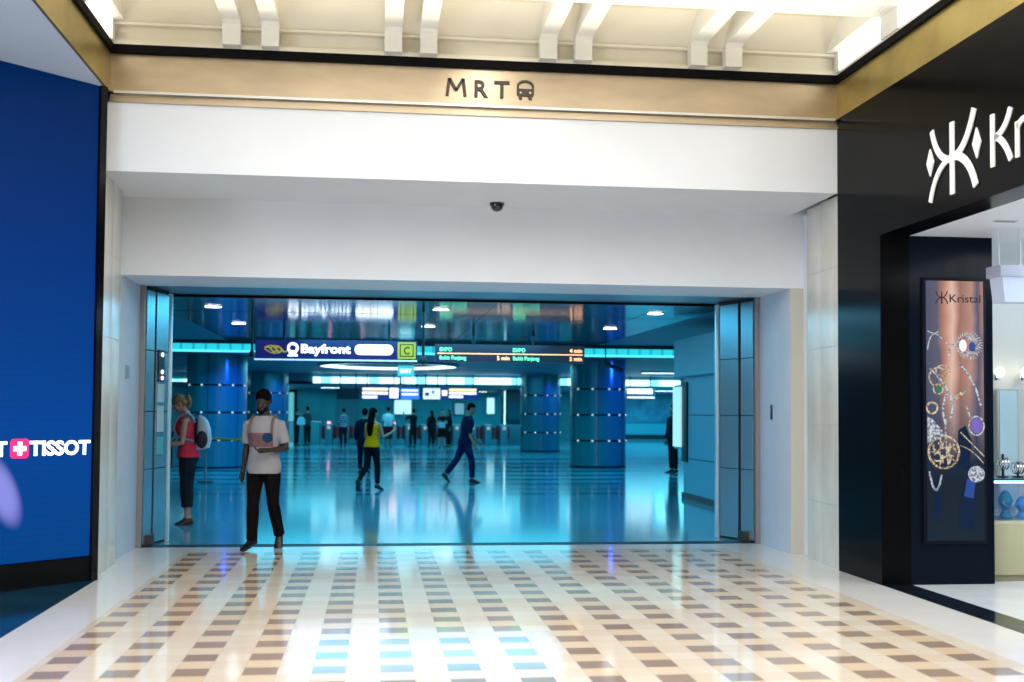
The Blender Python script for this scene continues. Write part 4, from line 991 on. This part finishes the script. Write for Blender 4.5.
    # hair
    h = J['head']; T = lambda v: h+R @ Vector(v); b = B(); hs = P.get('hair', 'short')
    if hs in ('short', 'cap', 'afro'):
        g = {'short': .008, 'cap': .012, 'afro': .022}[hs]
        ell(b, T((0, -.022, .092)), (.077+g*.5, .090+g*.4, .072+g), R, 20); ell(b, T((0, -.045, .035)), (.070+g*.5, .06+g*.4, .06), R, 20)
        if hs == 'afro': ell(b, T((0, -.01, .115)), (.068, .078, .072), R, 20)
    elif hs == 'long':
        ell(b, T((0, -.018, .078)), (.084, .098, .090), R, 20); ell(b, T((0, -.055, .02)), (.080, .062, .09), R, 20)
        L = P.get('hairlen', .42); base = T((0, -.07, .03))
        rings(b, [[base+Vector((math.cos(a)*w_, math.sin(a)*d_-.062*min(1, t_*2.5)+.02, -L*t_)) for a in [2*PI*i/20 for i in range(20)]] for t_, w_, d_ in ((0, .075, .05), (.25, .085, .05), (.5, .092, .046), (.75, .085, .04), (.93, .06, .03), (1, .02, .012))])
    elif hs == 'ponytail':
        ell(b, T((0, -.016, .080)), (.083, .097, .086), R, 20); ell(b, T((0, -.05, .03)), (.074, .058, .06), R, 20)
        p0 = T((0, -.10, .075)); tube(b, [p0, p0+Vector((0, -.045, .01)), p0+Vector((0, -.065, -.05)), p0+Vector((0, -.06, -.12)), p0+Vector((0, -.045, -.16))], [.02, .036, .040, .030, .012], 12, True)
    elif hs == 'bun':
        ell(b, T((0, -.016, .080)), (.083, .097, .086), R, 20); ell(b, T((0, -.09, .13)), (.04, .04, .04), R, 12)
    hair = put('hair', b, C['hair'], root)
    if fine:
        for s in (-1, 1):
            e = B(); ell(e, T((s*.030, .078, .034)), (.011, .010, .006), R, 12); put('eye', e, mat('eye', (.05, .04, .035), .2), root, remesh=False)
    return root, J, sc, R, put

def skin(n, c): return mat('skin %s' % n, c, .5, var=.06, vscale=6)
def cloth(n, c, **k): return mat('cloth %s' % n, c, .9, spec=.12, bump=.25, bscale=18, var=k.pop('var', .12), vscale=7, **k)
def W(lr, root, sc): return MW[root] @ (Vector(lr)*sc)

def backpack_mesh(J, sc, w_=.28, h_=.44, d_=.17, drop=.0, lumpy=True):
    c = (J['neck']+J['pel'])*.5+Vector((0, 0, .04-drop)); nb = J['neck']
    b = B(); R = []
    for t_, ws, ds in ((0, .70, .6), (.06, .92, .95), (.3, 1, 1.05), (.6, .98, .95), (.82, .85, .75), (.94, .6, .5), (1, .3, .22)):
        z = c.z-h_/2+h_*t_; yc = c.y-.115-d_*ds/2-.02*t_
        R.append([Vector((c.x+w_/2*ws*math.copysign(abs(math.cos(a))**.6, math.cos(a)), yc+d_/2*ds*math.copysign(abs(math.sin(a))**.7, math.sin(a)), z)) for a in [2*PI*i/24 for i in range(24)]])
    rings(b, R); return b, c
def strap(J, s, r=.016, front=True):
    n = J['neck']; x = n.x+s*.095
    return [(x, n.y-.13, n.z-.12), (x, n.y-.075, n.z-.03), (x, n.y-.01, n.z+.005), (x, n.y+.07, n.z-.03), (x+s*.005, n.y+.128, n.z-.12), (x+s*.01, n.y+.145, n.z-.20), (x+s*.05, n.y+.10, n.z-.30), (x+s*.075, n.y-.02, n.z-.34), (x+s*.04, n.y-.12, n.z-.36)]

# 1 --- man in the white shirt, walking toward the mall
tee = mat('white printed tee', (.4, .39, .4), .9, spec=.1, bump=.3, bscale=14); N = NB(tee); bb = tee.node_tree.nodes['Principled BSDF']
tc = N.n('ShaderNodeTexCoord'); sp = N.n('ShaderNodeSeparateXYZ'); N.L.new(tc.outputs['Object'], sp.inputs[0]); tx, ty, tz = sp.outputs
nzz = N.n('ShaderNodeTexNoise'); nzz.inputs['Scale'].default_value = 22; N.L.new(tc.outputs['Object'], nzz.inputs['Vector'])
def between(v, a, b_): return N.math('MULTIPLY', N.math('GREATER_THAN', v, a), N.math('LESS_THAN', v, b_))
bandm = N.math('MULTIPLY', N.math('MULTIPLY', between(tz, 1.13, 1.29), between(tx, -.13, .16)), N.math('GREATER_THAN', ty, 0))
bandc = N.mix(nzz.outputs['Fac'], (.14, .055, .075), (.27, .18, .20))
dd = N.math('ADD', N.math('POWER', N.math('ADD', tx, .075), 2.), N.math('POWER', N.math('SUBTRACT', tz, 1.235), 2.))
circ = N.math('MULTIPLY', N.math('LESS_THAN', dd, .0030), N.math('GREATER_THAN', ty, 0))
N.L.new(N.mix(circ, N.mix(bandm, (.34, .34, .38), bandc), (.015, .06, .13)), bb.inputs['Base Color'])
man_yaw = PI-.22
P1 = dict(lean=(0, .01), headrot=(-.30, .0, -.10), heady=.02,
    armL=[(-.24, .02, -.95), (.55, .78, -.05), (.85, .45, -.05), (0, 0, 1)],   # bent, forearm across the stomach
    thick=.9, armR=[(.09, -.10, -1), (.12, .08, -1), (.1, .2, -1), (-1, .1, 0)],
    legR=[(.02, .14, -1), (.03, -.02, -1), (.30, 1, -.22)], legL=[(-.03, -.05, -1), (-.05, -.46, -.90), (-.12, .75, -.75)], hem=-.12, flare=.018, top_g=.002, sleeve=.42, trouser_w=.007, bell=.006, trouser_len=1.0, hair='afro', curlL=.6)
man, J, sc, R, put = make_person('person in a white printed shirt and dark trousers walking toward the mall floor', (-1.20, 12.95, 0), man_yaw, 1.745, P1,
    dict(skin=skin('brown', (.035, .019, .013)), bottom=cloth('near black brown', (.005, .0035, .004)), top=tee, shoe=mat('black leather', (.006, .005, .006), .4), hair=mat('hair black', (.003, .003, .004), .9, spec=.08, bump=.5, bscale=120)), vox=.007, fine=True)
b = B(); h = J['head']
for pts in ([(-.055, .045, -.01), (-.035, .078, -.045), (0, .088, -.062), (.035, .078, -.045), (.055, .045, -.01)],): tube(b, [h+R @ Vector(p) for p in pts], [.010, .014, .016, .014, .010], 8, True)
put('beard', b, MATS['hair black'], man)
bp = thing('backpack', 'dark backpack with tan straps worn by the man in the printed shirt', 'backpack', MW[man].translation+Vector((0, 0, 1.0)), man_yaw)
MW[bp] = Matrix.Translation(MW[man].translation+Vector((0, 0, 1.0))) @ Matrix.Rotation(man_yaw, 4, 'Z'); sh_ = Matrix.Translation((0, 0, -1.0)) @ Matrix.Scale(sc, 4)
b, _ = backpack_mesh(J, sc, .30, .42, .15); b.transform(sh_); part('bag', b, mat('dark bag cloth', (.012, .014, .02), .7), bp, True, True)
for s in (-1, 1):
    b = B(); tube(b, [(p[0]+s*.028, p[1]+.0, p[2]-.012) for p in strap(J, s)[:6]], .014, 8); b.transform(sh_); part('strap', b, mat('tan strap', (.18, .115, .08), .7), bp, True, True, label='tan strap')

# 2 --- woman by the notice pylon
P2 = dict(female=True, lean=(0, .045), headrot=(-.62, 0, .0), heady=.045, armL=[(-.12, .10, -1), (.05, 1, -.10), (.3, 1, 0), (.6, 0, 1)], armR=[(.12, .06, -1), (-.10, 1, -.18), (-.25, 1, 0), (-.6, 0, 1)],
    legL=[(-.02, .02, -1), (0, -.05, -1), (-.1, 1, -.22)], legR=[(.02, .06, -1), (0, -.06, -1), (.1, 1, -.22)], hem=-.06, flare=.022, top_g=.008, sleeve=0, trouser_len=.80, trouser_w=.024, bell=-.004, hair='ponytail', curlL=.9, curlR=.9)
wy = PI/2+.10
wom, J, sc, R, put = make_person('person with blonde ponytail and pink top looking down beside the notice pylon', (-2.47, 15.85, 0), wy, 1.74, P2,
    dict(skin=skin('fair', (.52, .26, .19)), bottom=cloth('charcoal linen', (.012, .02, .03)), top=cloth('coral pink', (.72, .05, .09)), shoe=mat('brown sandal', (.05, .02, .015), .5), hair=mat('hair blonde', (.30, .18, .07), .6, bump=.6, bscale=90, var=.4, vscale=20)), vox=.007, fine=True)
b = B(); n_ = J['neck']
tube(b, [n_+Vector((-.05, .01, .012)), n_+Vector((-.045, .09, -.07)), n_+Vector((-.02, .15, -.2)), n_+Vector((0, .165, -.30)), n_+Vector((.02, .15, -.2)), n_+Vector((.045, .09, -.07)), n_+Vector((.05, .01, .02))], .012, 8)
put('scarf', b, cloth('violet lanyard', (.05, .03, .35)), wom, remesh=False)
bp = thing('backpack', 'pale grey and black backpack worn by the ponytailed woman', 'backpack', MW[wom].translation+Vector((0, 0, 1.0)), wy)
MW[bp] = Matrix.Translation(MW[wom].translation+Vector((0, 0, 1.0))) @ Matrix.Rotation(wy, 4, 'Z'); sh_ = Matrix.Translation((0, 0, -1.0)) @ Matrix.Scale(sc, 4)
b, c = backpack_mesh(J, sc, .30, .46, .19, .02); b.transform(sh_); part('bag', b, mat('pale grey nylon', (.55, .62, .68), .6, bump=.3, bscale=12), bp, True, True)
b = B(); R_ = []
for z, w_, y0 in ((-.20, .10, 0), (-.17, .135, .01), (0, .145, .01), (.05, .12, .0)): R_.append([Vector((c.x+w_*math.cos(a), c.y-.13-.085*1.12+.10*math.sin(a), c.z+z)) for a in [2*PI*i/20 for i in range(20)]])
rings(b, R_)
b.free(); b = B()
for s in (-1, 1): ell(b, Vector((c.x+s*.135, c.y-.20, c.z-.09)), (.035, .075, .12), None, 14)
ell(b, Vector((c.x, c.y-.115, c.z+.0)), (.12, .035, .19), None, 16)
b.transform(sh_); part('side_pocket', b, mat('black nylon', (.008, .01, .014), .6), bp, True, True, label='black pocket')
b = B(); tube(b, [(c.x-.03, c.y-.13, c.z+.22), (c.x-.02, c.y-.15, c.z+.27), (c.x+.02, c.y-.15, c.z+.27), (c.x+.03, c.y-.13, c.z+.22)], .009, 8); b.transform(sh_); part('handle', b, MATS['black nylon'], bp, True, True)
for s in (-1, 1):
    b = B(); tube(b, strap(J, s), .019, 8); b.transform(sh_); part('strap', b, mat('grey blue strap', (.22, .26, .36), .7), bp, True, True)
b = B(); rings(b, [[W(Vector((-.05+.10*cx, .245+.045*cy, z)), wom, sc) for cx, cy in ((-1, -1), (1, -1), (1, 1), (-1, 1))] for z in (.74, .78, 1.02, 1.04)])
bmesh.ops.bevel(b, geom=b.edges[:], offset=.012, segments=2, affect='EDGES')
hb = solo('handbag', b, mat('black leather bag', (.006, .007, .01), .45), 'black shoulder bag held in front of the ponytailed woman', 'bag')
b = B(); tube(b, [W(v, wom, sc) for v in ((-.10, .24, 1.03), (-.115, .20, 1.10), (-.12, .16, 1.14))], .008, 6); part('strap', b, mat('black leather bag', (.006, .007, .01), .45), hb)

# 3 --- woman in yellow seen from behind
P3 = dict(female=True, lean=(.01, .02), armL=[(-.18, .12, -1), (.1, .9, .25), (0, 1, .4)], armR=[(.32, .05, -.95), (.30, .60, .35), (.1, .8, .4)],
    legR=[(.03, .16, -1), (.02, .02, -1), (.1, 1, -.28)], legL=[(-.04, -.10, -1), (-.06, -.62, -.78), (-.05, .25, -1)], hem=-.08, flare=.01, sleeve=.0, trouser_w=.004, hair='long', hairlen=.50, top_g=.004)
make_person('person in a yellow top with long black hair walking away', (-.03, 22.4, 0), -.62, 1.60, P3, dict(skin=skin('tan', (.36, .19, .13)), bottom=cloth('black leggings', (.006, .008, .014)), top=cloth('bright yellow', (1.0, .31, .0), var=.06), shoe=mat('black trainers', (.012, .014, .02), .5), hair=MATS['hair black']), vox=.010)

# 4 --- person half hidden behind her
stand = dict(armL=[(-.12, .02, -1), (0, .25, -1)], armR=[(.12, .02, -1), (0, .25, -1)], legL=[(-.03, .03, -1), (0, -.04, -1)], legR=[(.03, -.02, -1), (0, -.03, -1)])
nv = cloth('navy', (.004, .008, .025)); blk = cloth('black', (.007, .009, .013)); whc = cloth('white cotton', (.6, .66, .70)); drd = cloth('dark red', (.16, .01, .02)); sh0 = mat('dark shoes', (.01, .01, .012), .5)
mid = skin('medium', (.24, .13, .09))
make_person('person in navy half hidden behind the yellow top woman', (-.22, 28.6, 0), .1, 1.60, dict(stand, legL=[(-.03, .14, -1), (0, -.05, -1)], legR=[(.03, -.12, -1), (.0, -.2, -1)], sleeve=.9), dict(skin=mid, bottom=nv, top=nv, shoe=sh0, hair=MATS['hair black']), vox=.015)

# 5 --- man in dark blue crossing
P5 = dict(lean=(0, .07), headrot=(-.45, 0, 0), heady=.03, armR=[(.10, -.02, -1), (.02, .42, -1), (0, .4, -1)], armL=[(-.10, .16, -1), (.05, .75, -.8), (0, .8, -.6)],
    legR=[(.02, .34, -1), (.02, .02, -1), (.05, 1, -.10)], legL=[(-.02, -.42, -1), (-.02, -.75, -1), (0, .70, -.70)], hem=-.12, flare=.015, top_g=.01, sleeve=.55, trouser_w=.010, hair='short')
make_person('person in dark blue shirt and jeans striding past the gates', (1.98, 24.9, 0), -PI/2+.05, 1.72, P5, dict(skin=skin('tan', (.36, .19, .13)), bottom=cloth('dark denim', (.006, .018, .07)), top=cloth('dark blue shirt', (.005, .012, .045)), shoe=sh0, hair=MATS['hair black']), vox=.010)

# the distant ones by the gates
def far(label, x, yv, yaw, h, top, bottom, P=None, hairm=None, sk=None, hair='short', v=.02):
    d = dict(stand); d.update(P or {}); d.setdefault('hair', hair); d.setdefault('sleeve', .5)
    return make_person(label, (x, yv, 0), yaw, h, d, dict(skin=sk or mid, bottom=bottom, top=top, shoe=sh0, hair=hairm or MATS['hair black']), vox=v)
bend = [(-.15, .35, -1), (.25, .9, .35)]; bendR = [(.15, .35, -1), (-.25, .9, .35)]
far('person in black standing with a pale bag by the glass railing', -3.36, 51.2, -1.0, 1.62, blk, blk, dict(female=True, armR=bendR, hair='bun', sleeve=.9))
far('person in dark clothes raising a hand to the face by the glass railing', -2.92, 51.6, .9, 1.72, cloth('dark grey', (.03, .04, .05)), blk, dict(armL=[(-.4, .3, -.8), (.3, .3, .9)]))
b = B(); rings(b, [[Vector((-3.16+sx*w_, 51.0+sy*.06, z)) for sx, sy in ((-1, -1), (1, -1), (1, 1), (-1, 1))] for z, w_ in ((.92, .16), (.95, .19), (1.22, .14), (1.28, .05))])
solo('shoulder_bag', b, mat('pale blue bag', (.35, .6, .7), .5), 'pale blue bag carried by the person in black at the railing', 'bag', smooth=False)
stripe = wave_panel('striped knit', (.03, .03, .10), (.75, .78, .85), .09, 2, rough=.8)
far('person in a dark and white striped top at the pink lit gate', -1.28, 49.6, .4, 1.64, stripe, cloth('maroon', (.05, .01, .02)), dict(armL=bend, sleeve=.8, female=True, hair='short'))
far('person in a white shirt and dark red shorts with a white backpack', .62, 49.2, -.1, 1.72, whc, drd, dict(sleeve=.45, trouser_len=.62, trouser_w=.03, armL=bend))
b = B(); ell(b, (.62, 49.0, 1.18), (.17, .11, .25), None, 16); solo('backpack', b, mat('white nylon', (.62, .72, .76), .6), 'white backpack on the person in dark red shorts', 'backpack')
far('person in black with one arm raised at the gates', 1.70, 49.5, .8, 1.66, blk, blk, dict(armL=[(-.5, .5, -.3), (.1, .3, .9)], armR=bendR, legL=[(-.12, .1, -1), (0, -.03, -1)]))
far('person with long hair in black, first of the three women at the gates', 2.50, 50.0, .5, 1.60, blk, blk, dict(female=True, hair='long', hairlen=.3, sleeve=.8))
far('person in a black dress with bare legs, middle of the three women', 2.86, 48.2, PI, 1.62, blk, blk, dict(female=True, sleeve=.3, trouser_len=.3, skirt=True, armL=bend, armR=bendR), sk=skin('fair', (.52, .26, .19)))
far('person in black leaning aside, last of the three women', 3.22, 49.6, 2.2, 1.62, blk, blk, dict(female=True, lean=(-.05, .05), hair='long', hairlen=.25, sleeve=.8, legR=[(.15, -.1, -1), (0, -.1, -1)]))
b = B(); box(b, 2.70, 2.98, 47.92, 48.0, .86, 1.10, .02); solo('shopping_bag', b, mat('white paper bag', (.7, .75, .78), .6), 'white bag held in front of the woman in the black dress', 'bag')
far('person in dark clothing waiting at the end of the teal side wall', 7.66, 28.8, 1.9, 1.74, cloth('midnight', (.006, .01, .02)), blk, dict(sleeve=.95), v=.014)

# ------------------------------------------------------------------ light
w = bpy.data.worlds.new('World'); scene.world = w; w.use_nodes = True
bg = w.node_tree.nodes['Background']; bg.inputs[0].default_value = (.95, .93, .92, 1); bg.inputs[1].default_value = .28
def down(name, x, y_, z, sx, sy, e, col): return area(name, (x, y_, z), sx, e, col, (0, 0, 0), sy)
down('hall_light', 1.05, 6.5, 5.05, 5.0, 4.5, 255, (1, .985, .975))
down('hall_light', 1.05, 0, 5.05, 5.0, 6.0, 345, (1, .985, .975))
down('shop_light', 7.0, 8.0, 3.1, 2.5, 2.5, 100, (.85, .93, 1))
for x, y_ in ((1, 17), (1, 22)): down('entry_light', x, y_, 3.05, 5, 3, 170, (.12, .66, 1))
down('concourse_light', 1.5, 27.8, 3.85, 16, 2.5, 520, (.08, .72, 1))
down('concourse_light', 1.0, 38, 2.95, 12, 8, 520, (.06, .70, 1))
down('concourse_light', 2.0, 50, 2.55, 14, 6, 480, (.12, .78, 1))
down('shop_back_light', 7.3, 11.5, 3.1, 2.0, .8, 12, (.85, .93, 1))
down('concourse_light', 2.0, 59.5, 2.55, 16, 3, 170, (.10, .75, 1))
down('concourse_light', 15.0, 64, 2.55, 8, 4, 260, (.10, .70, 1))
down('concourse_light', 14.0, 48, 2.55, 6, 20, 900, (.12, .78, 1))
def spot(name, loc, to, e, col, ang=50, r=.15):
    l = bpy.data.lights.new(name, 'SPOT'); l.energy = e; l.color = col; l.spot_size = math.radians(ang); l.spot_blend = .6; l.shadow_soft_size = r
    o = bpy.data.objects.new(name, l); COL.objects.link(o); o.location = loc
    o.rotation_euler = (Vector(to)-Vector(loc)).to_track_quat('-Z', 'Y').to_euler()
spot('blue_column_wash', (8.6, 29.6, 2.9), (6.9, 31.9, 1.2), 420, (.02, .12, 1), 70)
spot('blue_column_wash', (7.9, 42.6, 2.9), (6.9, 44.5, 1.2), 220, (.02, .12, 1), 70)
spot('blue_column_wash', (-2.2, 29.2, 2.9), (-3.6, 31.2, 1.2), 420, (.02, .12, 1), 70)
spot('blue_column_wash', (-2.6, 42.6, 2.9), (-3.6, 44.4, 1.2), 220, (.02, .12, 1), 70)
spot('sign_picture_light', (1.1, 9.6, 5.05), (1.1, 10.9, 4.4), 22, (1, .92, .8), 60, .1)

area('coffer_uplight', (1.05, 9.75, 4.98), 6.6, 30, (1, .93, .76), (PI, 0, 0), 1.3)
area('shop_window_light', (-6.9, 3.0, 1.6), 6, 330, (.72, .85, 1), (PI/2, 0, -PI/2), 2.6)  # added fill, out of view, to brighten the screen bay soffit
# ------------------------------------------------------------------ camera
cam = bpy.data.cameras.new('camera'); co = bpy.data.objects.new('camera', cam); COL.objects.link(co)
F, YAW, PIT, ROL = 1144.8, .1198, .0391, .0070
cam.sensor_width = 36; cam.lens = F/1024*36; cam.shift_y = 26.5/1024; cam.clip_end = 300
cam.dof.use_dof = True; cam.dof.focus_distance = 11.5; cam.dof.aperture_fstop = 1.6
s, c = math.sin(YAW), math.cos(YAW); sp_, cp_ = math.sin(PIT), math.cos(PIT)
r = Vector((c, -s, 0)); f = Vector((s*cp_, c*cp_, sp_)); u = Vector((-s*sp_, -c*sp_, cp_))
cr, sr = math.cos(ROL), math.sin(ROL)
r2 = r*cr+u*sr; u2 = u*cr-r*sr          # image rolled clockwise by ROL
co.matrix_world = Matrix(((r2.x, u2.x, -f.x, 0), (r2.y, u2.y, -f.y, 0), (r2.z, u2.z, -f.z, 1.533), (0, 0, 0, 1)))
scene.camera = co
vs = scene.view_settings; vs.view_transform = 'Standard'; vs.look = 'None'; vs.gamma = 1; vs.use_curve_mapping = False; vs.exposure = 0
scene.cycles.max_bounces = 8; scene.cycles.use_denoising = True
